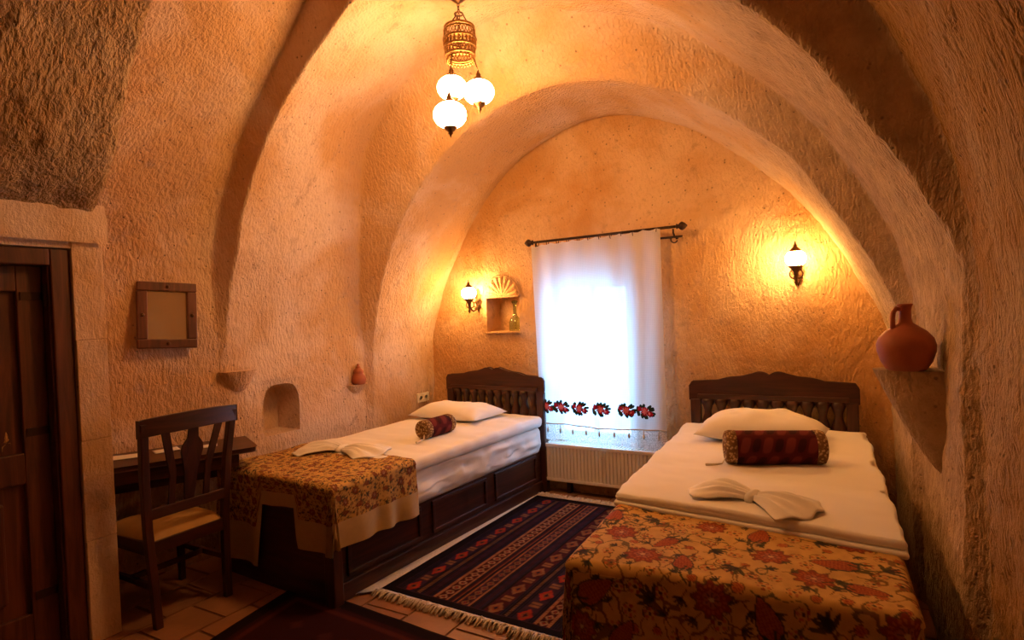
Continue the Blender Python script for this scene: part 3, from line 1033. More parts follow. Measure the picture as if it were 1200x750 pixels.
def bedspread(label, bed_loc, rz, W_, L, ztop, ya, side, hem, seed, scale, border_t, group, res=0.0065):
    """cloth lying across the foot of a bed: from y=-ya to the foot at -L, hanging over both sides and the foot"""
    o = thing('bedspread', label, 'bedspread', bed_loc, rz, group)
    r = 0.035
    hw = W_ / 2
    maxh = max(h for _, h in hem)
    us = np.arange(-hw - side[0], hw + side[1] + res, res)
    vs = np.arange(ya, L + maxh + res, res)
    U, V = np.meshgrid(us, vs, indexing='ij')
    hx, hh = [p[0] for p in hem], [p[1] for p in hem]
    hemu = np.interp(U, hx, hh)
    du = np.maximum(np.abs(U) - (hw - r), 0)
    dv = np.maximum(V - (L - r), 0)
    dvs = np.where(V > L - r, dv * hemu / maxh, 0)
    dd = np.hypot(du, dvs)
    m = np.maximum(du, dvs)
    dirx = np.where(dd > 1e-9, np.sign(U) * du / np.maximum(dd, 1e-9), 0)
    diry = np.where(dd > 1e-9, dvs / np.maximum(dd, 1e-9), 0)
    arc = PI / 2 * r
    ang = np.clip(m / arc, 0, 1) * PI / 2
    outd = r * np.sin(ang) + 0.0
    drop = r * (1 - np.cos(ang)) + np.maximum(m - arc, 0)
    # folds of the hanging cloth
    s_along = U * diry + V * np.abs(dirx)
    hang = np.maximum(m - arc, 0)
    outd = outd + np.clip(hang, 0, 0.25) * (0.02 + 0.055 * np.sin(s_along * 30 + 1.3 * np.sin(s_along * 11)) * np.clip(hang / 0.2, 0, 1))
    bx = np.clip(U, -(hw - r), hw - r)
    by = np.minimum(V, L - r)
    X_ = bx + dirx * outd
    Y_ = -(by + diry * outd)
    Z_ = ztop - drop
    P = np.stack([X_, Y_, Z_], -1)
    wr = vnoise(np.stack([U * 6, V * 6, U * 0], -1), seed) * 0.006 + vnoise(np.stack([U * 15, V * 11, U * 0], -1), seed + 4) * 0.003
    P[..., 2] += wr * (hang <= 0)
    P[..., 0] += wr * (hang > 0) * np.sign(U) * (du > 0)
    C = floral_colors(U, V, seed, scale)
    fu = np.maximum(np.abs(U) - hw, 0) / np.where(U < 0, side[0], max(side[1], 0.30))
    fv = np.where(V > L, (V - L) / maxh, 0)
    t = np.maximum(fu, fv)
    tc = (t[:-1, :-1] + t[1:, 1:]) / 2
    uv = np.stack([U, V], -1)
    grid_mesh('patterned_cloth', P, M['floral'], o, uv=uv, col=C, keep=tc < border_t)
    grid_mesh('plain_border', P, M['beige'], o, uv=uv, keep=tc >= border_t)
    return o


def pillow(label, loc, rz, w, l, h, group, seed, tilt=0.0):
    n, m = 44, 32
    u = np.linspace(-1, 1, n + 1)
    v = np.linspace(-1, 1, m + 1)
    U, V = np.meshgrid(u, v, indexing='ij')
    sh_ = (1 - np.abs(U) ** 3.2) * (1 - np.abs(V) ** 2.6)
    sh_ = np.clip(sh_, 0, 1) ** 0.62
    px = U * w / 2 * (1 - 0.07 * (1 - np.abs(U)) * 0 - 0.05 * (1 - V ** 2) * np.abs(U) ** 6)
    py = V * l / 2 * (1 - 0.06 * (1 - U ** 2) * np.abs(V) ** 6)
    nz = vnoise(np.stack([U * 3.0, V * 2.4, U * 0 + seed], -1), seed) * 0.012 + vnoise(np.stack([U * 8, V * 5, U * 0], -1), seed + 1) * 0.004
    T = np.stack([px, py, sh_ * h * 0.72 + nz * sh_ + h * 0.28], -1)
    Bm = np.stack([px, py, h * 0.28 - sh_ * h * 0.28], -1)
    V_ = np.concatenate([T.reshape(-1, 3), Bm.reshape(-1, 3)])
    F = []
    N = (n + 1) * (m + 1)
    for i in range(n):
        for j in range(m):
            a = i * (m + 1) + j
            F.append((a, a + m + 1, a + m + 2, a + 1))
            F.append((N + a, N + a + 1, N + a + m + 2, N + a + m + 1))
    o = link_mesh('pillow', V_, F, M['sheet'], None, True)
    md = o.modifiers.new('weld', 'WELD')
    md.merge_threshold = 0.0005
    o.location = loc
    o.rotation_euler = (tilt, 0, rz)
    return tag(o, label, 'pillow', group)


def bolster(label, loc, rz, L, R, group):
    b = thing('bolster_cushion', label, 'cushion', loc, rz, group)
    n, m = 40, 30
    a = np.linspace(0, 2 * PI, m + 1)
    x = np.linspace(-L / 2 + 0.05, L / 2 - 0.05, n + 1)
    A, Xx = np.meshgrid(a, x, indexing='ij')
    rr = R * (1 + 0.02 * np.sin(A * 3))
    P = np.stack([Xx, rr * np.cos(A), R + rr * np.sin(A)], -1)
    grid_mesh('cover', P, M['bolster'], b, uv=np.stack([Xx, A * R], -1))
    for s in (-1, 1):
        e = MB()
        pr = [(R * 1.005, s * (L / 2 - 0.05)), (R * 1.01, s * (L / 2 - 0.022)), (R * 0.95, s * (L / 2 - 0.006)), (R * 0.82, s * L / 2), (R * 0.45, s * (L / 2 - 0.004)), (0.012, s * (L / 2 - 0.012)), (0.0, s * (L / 2 - 0.012))]
        if s < 0:
            pr = pr[::1]
        e.lathe(pr, 28, (0, 0, R), axis=0)
        eo = e.build('end_band', M['bolster_end'], b, True)
        k = MB().lathe([(0.0, s * (L / 2 - .016)), (0.014, s * (L / 2 - .012)), (0.014, s * (L / 2 - .004)), (0.0, s * (L / 2))], 10, (0, 0, R), axis=0)
        k.build('button', M['bolster_end'], eo, True)
    t_ = MB().tube([(-L / 2 + .004, -0.02, R * 0.5), (-L / 2 - .02, -R * 0.6, R * 0.15), (-L / 2 - .06, -R * 0.7, 0.008), (-L / 2 - .10, -R * 0.75, 0.008)], [0.003, 0.003, 0.006, 0.008], 6)
    t_.build('tassel', M['cord'], b, True)
    return b


def towel(label, loc, rz, w, group, seed, flip=1):
    """towel folded into two pleated fans pinched together in the middle like a bow"""
    b = thing('folded_towel', label, 'towel', loc, rz, group)
    for s in (-1, 1):
        n, m = 24, 72
        R, Q = np.meshgrid(np.linspace(0.02, 1, n + 1), np.linspace(-1, 1, m + 1), indexing='ij')
        phi = Q * math.radians(44) + flip * s * math.radians(8)
        edge = 1 - 0.12 * np.abs(Q) ** 3 + 0.02 * np.sin(Q * 11 + seed)
        xx = s * (0.006 + R * edge * w / 2 * np.cos(phi))
        yy = R * edge * w / 2 * np.sin(phi) + 0.030 * Q * (1 - R)
        ple = 0.0075 * np.sin(Q * 15 + seed + s) * np.sin(PI * np.clip(R * 0.9 + 0.12, 0, 1)) + 0.004 * np.sin(Q * 7 + 1.0)
        hump = 0.038 * np.sin(PI * (0.16 + 0.80 * R)) * (1 - 0.7 * Q ** 4)
        zz_ = 0.010 + hump + ple * (1 - Q ** 6) + 0.006 * vnoise(np.stack([R * 4, Q * 3, Q * 0 + s], -1), seed)
        zz_ = np.maximum(zz_, 0.007)
        o = grid_mesh('fan_lobe', np.stack([xx, yy, zz_], -1), M['towel'], b)
        md = o.modifiers.new('thick', 'SOLIDIFY')
        md.thickness = 0.006
        md.offset = -1
    k = MB().lathe([(0.0, -0.052), (0.016, -0.048), (0.024, -0.02), (0.025, 0.02), (0.018, 0.045), (0.0, 0.052)], 18, (0, 0, 0.022), axis=1)
    k.build('pinch_fold', M['towel'], b, True)
    return b


# left bed
LB, LR, LL, LW = (-2.565, 4.135, 0), math.radians(-3.4), 2.08, 0.95
RB, RRz, RLn, RW = (-0.495, 4.125, 0), math.radians(3.0), 2.26, 0.98


def in_bed(loc, rz, x, y, z):
    return Vector(loc) + Matrix.Rotation(rz, 3, 'Z') @ Vector((x, y, z))


make_bed('dark carved wooden single bed between left wall and window, with framed side panels', LB, LR, LL, LW, 'pair of carved wooden single beds')
make_bed('dark carved wooden single bed under the right wall lamp, beside the clay jug', RB, RRz, RLn, RW, 'pair of carved wooden single beds')
for nm, loc, rz, L, W_, sd in (('window side', LB, LR, LL, LW, 20), ('jug side', RB, RRz, RLn, RW, 40)):
    left = sd == 20
    o = superslab('mattress', M['sheet'], W_ - .03, L - .10, 0.315, 0.525 if left else 0.543, loc, rz, 0.010, sd, 0.05, y0=-0.055, folds=1.3)
    tag(o, 'white sheeted mattress with rumpled side, on the bed by the left wall' if left else 'white sheeted mattress on the bed beside the right wall and jug', 'mattress', 'mattresses on the two beds')
    if left:
        o = superslab('duvet', M['sheet'], W_ + 0.005, L - .50, 0.515, 0.597, loc, rz, 0.007, sd + 5, 0.035, y0=-0.06, puff=0.006)
    else:
        o = superslab('duvet', M['sheet'], W_ + 0.07, 1.70, 0.576, 0.612, loc, rz, 0.005, sd + 5, 0.017, y0=-0.06, puff=0.006, skew=0.095)
        lay = superslab('under_fold', M['sheet'], W_ + 0.075, 1.715, 0.556, 0.580, (0, 0, 0), 0, 0.003, sd + 9, 0.011, y0=-0.06, skew=0.100)
        lay.parent = o
    tag(o, 'white folded duvet spread over the bed by the left wall' if left else 'white folded duvet spread over the bed beside the clay jug', 'duvet', 'white duvets on the two beds')
bedspread('floral bedspread with beige border hanging over the foot of the bed near the desk', LB, LR, LW + .03, LL + .02, 0.607, 1.50, (0.20, 0.30),
          [(-0.80, 0.50), (-0.10, 0.48), (-0.06, 0.17), (0.21, 0.15), (0.25, 0.33), (0.8, 0.34)], 3, 0.42, 0.56, 'floral bedspreads on the bed ends', 0.0045)
bedspread('large-patterned floral bedspread over the foot of the bed beside the jug wall', RB, RRz, RW + .05, RLn + .03, 0.570, 1.50, (0.44, 0.14),
          [(-0.9, 0.46), (0.9, 0.46)], 8, 1.12, 0.62, 'floral bedspreads on the bed ends', 0.0042)
pillow('white pillow leaning on the headboard of the bed by the left wall', in_bed(LB, LR, -0.12, -0.36, 0.598), LR, 0.66, 0.42, 0.12, 'white pillows', 3)
pillow('white pillow behind the long bolster on the bed beside the jug', in_bed(RB, RRz, -0.02, -0.46, 0.614), RRz - 0.06, 0.68, 0.40, 0.17, 'white pillows', 9)
bolster('short maroon bolster with woven ends on the bed by the left wall', in_bed(LB, LR, 0.17, -0.95, 0.600), math.radians(86), 0.29, 0.062, 'maroon carpet bolsters')
bolster('long maroon bolster with woven ends in front of the pillow, jug side bed', in_bed(RB, RRz, 0.075, -0.98, 0.614), math.radians(19), 0.46, 0.082, 'maroon carpet bolsters')
towel('white towel folded like a bow on the bed by the left wall', in_bed(LB, LR, -0.05, -1.56, 0.600), math.radians(4), 0.58, 'bow-folded towels', 2, 1)
towel('white towel folded like a bow on the duvet beside the right wall', in_bed(RB, RRz, 0.03, -1.60, 0.612), math.radians(-12), 0.50, 'bow-folded towels', 5, -1)

# ================================================================== RUGS
def kilim_colors(U, V, W_, L_):
    """U across 0..W_, V along 0..L_ ; bands run along the length"""
    navy, black, maroon, red, rust, cream, tan, plum = [np.array(srgb(*c)) for c in ((36, 27, 46), (22, 15, 20), (64, 24, 28), (150, 46, 30), (128, 66, 36), (150, 112, 78), (122, 82, 54), (54, 32, 46))]
    C = np.empty(U.shape + (3,))
    C[:] = navy
    C[(np.floor(U / 0.006) % 2) > 0] = black
    bands = []

    def band(a, b, kind, c1, c2):
        m = (U >= a) & (U < b)
        u, v = (U - a) / (b - a), V
        if kind == 'plain':
            C[m] = c1
        elif kind == 'stripe':
            C[m] = c1
            C[m & (np.floor(u * 5) % 2 > 0)] = c2
        elif kind == 'diamond':
            C[m] = c1
            d_ = np.abs(u - 0.5) * 2 + np.abs(((v / 0.055) % 1) - 0.5) * 2
            C[m & (d_ < 0.95)] = c2
            C[m & (d_ < 0.50)] = c1
            C[m & (d_ < 0.25)] = red
        elif kind == 'dash':
            C[m] = c1
            C[m & (((v / 0.014 + u * 0.7) % 1) < 0.45)] = c2
        elif kind == 'motif':
            C[m] = c1
            t_ = ((v / 0.21) % 1) - 0.5
            q = np.abs(u - 0.5) * 2 + np.abs(t_) * 3.4
            C[m & (q < 1.0)] = c2
            C[m & (q < 0.55)] = rust
            C[m & (q < 0.3)] = navy
            C[m & (np.abs(np.abs(t_) - 0.42) < 0.05) & (np.abs(u - .5) < .35)] = tan
    band(0.10, 0.17, 'motif', plum, red)
    band(0.19, 0.215, 'dash', black, tan)
    band(0.24, 0.265, 'stripe', maroon, navy)
    band(0.30, 0.315, 'dash', rust, cream)
    band(0.315, 0.375, 'diamond', maroon, cream)
    band(0.375, 0.39, 'dash', rust, cream)
    band(0.405, 0.425, 'stripe', maroon, rust)
    band(0.44, 0.455, 'dash', rust, cream)
    band(0.455, 0.505, 'diamond', plum, tan)
    band(0.505, 0.52, 'dash', rust, cream)
    band(0.545, 0.575, 'stripe', navy, maroon)
    band(0.60, 0.68, 'motif', maroon, tan)
    band(0.71, 0.73, 'dash', black, tan)
    band(0.76, 0.84, 'motif', plum, red)
    band(0.87, 0.885, 'dash', rust, cream)
    band(0.885, 0.935, 'diamond', maroon, cream)
    band(0.935, 0.95, 'dash', rust, cream)
    edge = np.minimum(np.minimum(U, W_ - U), np.minimum(V, L_ - V))
    C[edge < 0.055] = black
    m = (edge >= 0.055) & (edge < 0.062)
    C[m] = plum
    P3 = np.stack([U * 40, V * 40, U * 0], -1)
    C *= (0.82 + 0.22 * vnoise(P3, 77))[..., None]
    return C


rug = thing('kilim_rug', 'dark kilim rug with patterned stripes and cream fringe between the two beds', 'rug', (-2.160, 2.275, 0.004), math.radians(-1.2))
RWd, RLg = 1.06, 1.68
u = np.arange(0, RWd + .001, 0.006)
v = np.arange(0, RLg + .001, 0.007)
U, V = np.meshgrid(u, v, indexing='ij')
P = np.stack([U, V, 0.007 + 0.0016 * vnoise(np.stack([U * 9, V * 7, U * 0], -1), 31)], -1)
grid_mesh('woven_field', P, M['kilim'], rug, uv=np.stack([U, V], -1), col=kilim_colors(U, V, RWd, RLg))
mb = MB()
vs, fs = [], []
for i in range(61):
    t_ = i / 60
    wv = 0.004 * math.sin(t_ * 23)
    vs += [(-0.074 + 0.022 * t_ + wv, -0.10 + t_ * 1.80, 0.003), (-0.072 + 0.022 * t_ + wv, -0.10 + t_ * 1.80, 0.010), (0.004, -0.03 + t_ * 1.72, 0.011)]
for i in range(60):
    a = i * 3
    fs += [(a, a + 3, a + 4, a + 1), (a + 1, a + 4, a + 5, a + 2)]
mb.add(vs, fs)
mb.build('side_border', M['fringe'], rug, True)
mb = MB()
for s, yb in ((-1, 0.0), (1, RLg)):
    for i in range(230):
        x = RWd * (i + 0.5) / 230
        L_ = 0.058 + 0.014 * math.sin(i * 1.9) + 0.012 * random.random()
        k = 0.012 * math.sin(i * 0.7) + 0.006 * random.uniform(-1, 1)
        zt = 0.012 + 0.014 * random.random()
        mb.tube([(x, yb, 0.008), (x + k * 0.6, yb + s * L_ * 0.5, zt), (x + k, yb + s * L_, 0.004)], [0.0036, 0.0042, 0.0032], 4)
o = mb.build('fringe', M['fringe'], rug, True)
o['kind'] = 'stuff'

# dark carpet by the foot of the left bed
pts = [(-2.60, 2.13), (-2.16, 2.105), (-1.20, 2.02), (-1.15, 0.85), (-2.42, 0.90)]
cu, cv = np.meshgrid(np.linspace(0, 1, 90), np.linspace(0, 1, 90), indexing='ij')
q00, q10, q11, q01 = np.array([-2.42, 0.85]), np.array([-1.05, 0.80]), np.array([-1.22, 2.035]), np.array([-2.60, 2.125])
PP = (q00 * ((1 - cu) * (1 - cv))[..., None] + q10 * (cu * (1 - cv))[..., None] + q11 * (cu * cv)[..., None] + q01 * ((1 - cu) * cv)[..., None])
PP = np.concatenate([PP, np.full(cu.shape + (1,), 0.012) + 0.0015 * vnoise(np.stack([cu * 9, cv * 9, cu * 0], -1), 9)[..., None]], -1)
Cc = np.empty(cu.shape + (3,))
Cc[:] = srgb(46, 16, 18)
e = np.minimum(np.minimum(cu, 1 - cu), np.minimum(cv, 1 - cv))
Cc[e < 0.05] = srgb(24, 12, 14)
Cc[(e > 0.07) & (e < 0.10)] = srgb(70, 28, 22)
dm = (np.abs(((cu * 7) % 1) - .5) + np.abs(((cv * 7) % 1) - .5) < 0.22) & (e > 0.12)
Cc[dm] = srgb(60, 26, 24)
cp = thing('carpet', 'dark maroon carpet lying on the tiles at the foot of the left bed', 'rug')
co = grid_mesh('pile', PP, M['kilim'], cp, uv=np.stack([cu, cv], -1), col=Cc)
md = co.modifiers.new('thick', 'SOLIDIFY')
md.thickness = 0.010
md.offset = -1

# ================================================================== DESK AND CHAIR
DA = Vector((-3.20, 1.475, 0))
DB = Vector((-2.885, 2.13, 0))
dd_ = (DB - DA)
DLen = dd_.length
drz = math.atan2(dd_.y, dd_.x)
desk = thing('desk', 'narrow dark wooden desk fixed along the wall below the mirror', 'desk', DA, drz)
# local: x along the front edge, +y towards the wall
DD = 0.37
top = [(0, 0), (DLen - .03, 0), (DLen - .008, .008), (DLen, .03), (DLen, DD), (0, DD)]
MB().prism(top, 0.695, 0.722, 2).build('desk_top', M['wood_x'], desk, bevel=0.006)
MB().box((DLen / 2 - .02, 0.035, 0.66), (DLen - .14, 0.022, 0.07)).build('apron', M['wood_x'], desk, bevel=0.003)
MB().box((0.03, 0.05, 0.3475), (0.045, 0.045, 0.695)).build('leg', M['wood_v'], desk, bevel=0.004)
MB().box((0.03, 0.31, 0.3475), (0.045, 0.045, 0.695)).build('leg', M['wood_v'], desk, bevel=0.004)
MB().box((0.03, 0.18, 0.40), (0.02, 0.23, 0.58)).build('end_panel', M['wood_v'], desk, bevel=0.003)
br = [(0.03, 0.695), (0.04, 0.66), (0.07, 0.645), (0.09, 0.60), (0.11, 0.625), (0.18, 0.628), (0.27, 0.622), (DD, 0.620), (DD, 0.695)]
bo = MB().prism([(y, z) for y, z in br], DLen - .15, DLen - .125, 0)
bo.build('bracket', M['wood_v'], desk, bevel=0.003)
MB().box((DLen / 2, DD - .012, 0.60), (DLen - .08, 0.02, 0.18)).build('back_board', M['wood_x'], desk, bevel=0.002)

ch = thing('wooden_chair', 'dark wooden chair with splat back and ochre seat, pushed under the desk', 'chair', (-2.865, 1.715, 0), math.radians(90))
# local: +y is the front of the chair
for s in (-1, 1):
    lg = MB()
    path = [(s * .178, -0.012, 0), (s * .185, 0.0, 0.25), (s * .195, 0.006, 0.46), (s * .208, -0.012, 0.72), (s * .224, -0.05, 0.965)]
    for a, b_ in zip(path[:-1], path[1:]):
        lg.bar(a, Vector(b_) + (Vector(b_) - Vector(a)).normalized() * 0.004, 0.036, 0.034, (0, 1, 0))
    lg.build('rear_leg', M['wood_v'], ch, bevel=0.004)
    fl_ = MB().box((s * .19, 0.41, 0.205), (0.036, 0.036, 0.41), taper=0.82)
    fl_.build('front_leg', M['wood_v'], ch, bevel=0.004)
    MB().box((s * .192, 0.205, 0.375), (0.024, 0.38, 0.06)).build('seat_rail', M['wood'], ch, bevel=0.003)
    MB().box((s * .188, 0.205, 0.20), (0.020, 0.38, 0.028)).build('stretcher', M['wood'], ch, bevel=0.003)
MB().box((0, 0.41, 0.375), (0.36, 0.024, 0.06)).build('seat_rail', M['wood_x'], ch, bevel=0.003)
MB().box((0, 0.005, 0.375), (0.36, 0.024, 0.06)).build('seat_rail', M['wood_x'], ch, bevel=0.003)
MB().box((0, 0.20, 0.20), (0.36, 0.020, 0.026)).build('stretcher', M['wood_x'], ch, bevel=0.003)
# curved top rail
vs, fs = [], []
nn = 20
for i in range(nn + 1):
    t_ = -1 + 2 * i / nn
    x = t_ * 0.245
    y = -0.048 - 0.030 * (1 - t_ * t_)
    zt = 0.985 + 0.012 * (1 - t_ * t_) if abs(t_) < 0.98 else 0.982
    zb = 0.905 + 0.006 * (1 - t_ * t_)
    vs += [(x, y + .014, zb), (x, y + .012, zt), (x, y - .012, zt), (x, y - .010, zb)]
for i in range(nn):
    a = i * 4
    for k in range(4):
        fs.append((a + k, a + (k + 1) % 4, a + 4 + (k + 1) % 4, a + 4 + k))
fs += [(0, 1, 2, 3), (nn * 4 + 3, nn * 4 + 2, nn * 4 + 1, nn * 4)]
MB().add(vs, fs).build('top_rail', M['wood_x'], ch, bevel=0.003)
MB().box((0, -0.004, 0.535), (0.385, 0.022, 0.05)).build('lower_back_rail', M['wood_x'], ch, bevel=0.003)


def splat(outline, tilt_y0, tilt_y1, name):
    mb = MB().prism(outline, -0.006, 0.006, 1)
    for p in mb.v:
        p.y += tilt_y0 + (tilt_y1 - tilt_y0) * (p.z - 0.55) / 0.36
    return mb.build(name, M['wood_v'], ch, bevel=0.002)


half = [(0.020, 0.55), (0.026, 0.62), (0.030, 0.70), (0.052, 0.80), (0.048, 0.83), (0.024, 0.865), (0.020, 0.915)]
splat([(-x, z) for x, z in half[::-1]] + half, -0.006, -0.072, 'centre_splat')
for s in (-1, 1):
    o_ = [(s * .075, 0.55), (s * .100, 0.55), (s * .100, 0.70), (s * .150, 0.915), (s * .118, 0.915), (s * .076, 0.72)]
    splat(o_ if s > 0 else o_[::-1], -0.006, -0.068, 'side_splat')
# cushion
n = 24
u = np.linspace(-1, 1, n + 1)
U, V = np.meshgrid(u, u, indexing='ij')
sh_ = np.clip((1 - np.abs(U) ** 5) * (1 - np.abs(V) ** 5), 0, 1) ** 0.5
P = np.stack([U * (0.195 + 0.012 * V), 0.21 + V * 0.205, 0.405 + 0.045 * sh_], -1)
grid_mesh('seat_cushion', P, M['seat'], ch)

# papers and pen on the desk
def desk_item(name, label, cat, px, py, w, l, rz, curl=0.0, grp=None):
    p = on_z(px, py, 0.7235)
    n = 10
    u = np.linspace(-1, 1, n + 1)
    U, V = np.meshgrid(u, u, indexing='ij')
    Pz = 0.0 + curl * (U * 0.5 + 0.5) ** 2
    o = grid_mesh(name, np.stack([U * w / 2, V * l / 2, Pz], -1), M['paper'])
    md = o.modifiers.new('thick', 'SOLIDIFY')
    md.thickness = 0.002
    md.offset = 1
    o.location = p
    o.rotation_euler = (0, 0, rz)
    return tag(o, label, cat, grp)


desk_item('paper_sheet', 'white leaflet on the desk beside the pen, near the door', 'paper', 147, 536, 0.17, 0.11, drz - 0.35, 0.006)
desk_item('paper_sheet', 'white sheet on the desk seen through the chair back', 'paper', 195, 528, 0.12, 0.09, drz + 0.1, 0.003)
desk_item('paper_sheet', 'white card on the desk at its bed end', 'paper', 243, 523, 0.10, 0.08, drz - 0.1, 0.003)
p = on_z(122, 531, 0.727)
pen = MB().tube([(0, 0, 0.004), (0.012, -0.055, 0.004), (0.015, -0.068, 0.004), (0.017, -0.075, 0.004)], [0.004, 0.004, 0.003, 0.0008], 8)
po_ = pen.build('pen', M['cord'], None, True)
po_.location = p + Vector((0.03, 0.05, -0.0025))
po_.rotation_euler = (0, 0, 0.9)
tag(po_, 'slim pale pen lying on the desk by the white leaflet', 'pen')

# ================================================================== MIRROR
mdir = Vector((0.27, 0.81, 0)).normalized()
mrz = math.atan2(mdir.y, mdir.x)
mir = thing('wall_mirror', 'small square mirror in a dark wooden frame on the wall above the desk', 'mirror', (-3.40, 1.965, 1.465), mrz)
mir.rotation_euler = (math.radians(-5), math.radians(3.0), mrz + math.radians(3))
# local: x along the wall, -y into the room
MW, MH, fw_ = 0.305, 0.375, 0.052
for z_ in (-1, 1):
    MB().box((0, -0.012, z_ * (MH / 2 - fw_ / 2)), (MW, 0.026, fw_)).build('frame_rail', M['mirror_wood'], mir, bevel=0.006)
for x_ in (-1, 1):
    MB().box((x_ * (MW / 2 - fw_ / 2), -0.011, 0), (fw_, 0.024, MH - 2 * fw_)).build('frame_stile', M['mirror_wood'], mir, bevel=0.006)
    MB().lathe([(0.0, -0.034), (0.008, -0.032), (0.011, -0.024)], 10, (x_ * (MW / 2 - fw_ / 2), 0, 0), axis=1).build('stud', M['metal'], mir, True)
for z_ in (-1, 1):
    MB().lathe([(0.0, -0.036), (0.008, -0.034), (0.011, -0.025)], 10, (0, 0, z_ * (MH / 2 - fw_ / 2)), axis=1).build('stud', M['metal'], mir, True)
MB().box((0, -0.004, 0), (MW - 2 * fw_ + .006, 0.006, MH - 2 * fw_ + .006)).build('mirror_glass', M['mirror'], mir)

# ================================================================== CURTAIN, ROD, RADIATOR
rod = thing('curtain_rod', 'dark iron curtain rod with finials and rings above the window', 'curtain rod', (0, 0, 0))
ry, rz_ = 4.10, 1.93
MB().tube([(-2.15, ry, rz_), (-1.05, ry, rz_ + .01)], 0.010, 10).build('pole', M['iron'], rod, True)
MB().tube([(-1.20, ry + .045, rz_ - .055), (-1.02, ry + .045, rz_ - .055)], 0.008, 8).build('inner_pole', M['iron'], rod, True)
for s, xe in ((-1, -2.15), (1, -1.05)):
    fin = MB().lathe([(0.010, 0), (0.020, s * .006), (0.012, s * .014), (0.026, s * .030), (0.030, s * .042), (0.020, s * .060), (0.006, s * .074), (0.0, s * .078)], 14, (xe, ry, rz_ + (0.01 if s > 0 else 0)), axis=0)
    fin.build('finial', M['iron'], rod, True)
    b_ = MB()
    b_.tube([(xe + s * -.02, YB + .005, rz_ - .05), (xe + s * -.02, ry + .03, rz_ - .05), (xe + s * -.02, ry, rz_ - .03), (xe + s * -.02, ry, rz_ - .004)], 0.007, 8)
    b_.lathe([(0.0, 0), (0.030, 0.0), (0.026, -0.010), (0.0, -0.012)], 16, (xe + s * -.02, YB + .004, rz_ - .05), axis=1)
    b_.tube([(xe + s * -.02 + .022 * math.cos(t_), ry + .02, rz_ - .075 + .022 * math.sin(t_)) for t_ in np.linspace(0.4, 6.0, 14)], 0.005, 6)
    b_.build('bracket', M['iron'], rod, True)
NR = 12
for k in range(NR):
    x = -2.13 + 0.965 * (k + 0.2) / (NR - 0.6)
    rg = MB()
    zc = rz_ + .01 * (x + 2.15) / 1.1 - 0.012
    rg.tube([(x + 0.002 * math.sin(a), ry + .019 * math.cos(a), zc + .019 * math.sin(a)) for a in np.linspace(0, 2 * PI, 16, endpoint=False)], 0.003, 5, closed=True)
    rg.build('ring', M['iron'], rod, True)

cur = thing('curtain', 'sheer white curtain with rose embroidery and lace hem over the window', 'curtain', (0, 0, 0))


def cur_pt(u, z):
    """u 0..1 across, z height"""
    t_ = (1.915 - z) / 1.5
    x = -2.165 + 1.01 * u + 0.035 * t_ * (1 - u) * 1.0 + 0.004 * t_ * u
    y = 4.085 + 0.010 * np.sin(u * 34 + 0.6 * np.sin(z * 3)) * (1 - 0.35 * t_) + 0.012 * np.sin(u * 9 + z * 1.2) - 0.02 * t_
    return x, y


def cur_patch(name, zlo, zhi, mat, nz, sag=None):
    us = np.linspace(0, 1, 150)
    vs_ = np.linspace(0, 1, nz)
    U, V = np.meshgrid(us, vs_, indexing='ij')
    zt = zhi(U) if callable(zhi) else np.full_like(U, zhi)
    zb = zlo(U) if callable(zlo) else np.full_like(U, zlo)
    Zc = zb + (zt - zb) * V
    Xc, Yc = cur_pt(U, Zc)
    return grid_mesh(name, np.stack([Xc, Yc, Zc], -1), mat, cur, uv=np.stack([Xc, Zc], -1))


topz = lambda U: 1.905 + 0.035 * U - 0.010 * np.abs(np.sin(U * PI * 11.3))
midz = lambda U: 0.535 + 0.006 * np.sin(U * 8)
botz = lambda U: 0.425 - 0.012 * np.abs(np.sin(U * PI * 6)) - 0.02 * U
cur_patch('net_panel', midz, topz, M['curtain'], 60)
cur_patch('lace_hem', botz, midz, M['lace'], 10)
mb = MB().tube([Vector((*[float(v_) for v_ in cur_pt(np.array(u_), np.array(0.535))], 0.535 + 0.006 * math.sin(u_ * 8))) + Vector((0, -.004, 0)) for u_ in np.linspace(0.0, 1.0, 60)], 0.005, 5)
mb.build('hem_cord', M['cord'], cur, True)
for k in range(9):
    u_ = 0.06 + 0.88 * k / 8
    x, y = [float(v_) for v_ in cur_pt(np.array(u_), np.array(0.5))]
    MB().lathe([(0.002, 0.535), (0.002, 0.51), (0.007, 0.50), (0.009, 0.485), (0.003, 0.47)], 8, (x, y - .006, 0)).build('tassel', M['cord'], cur, True)
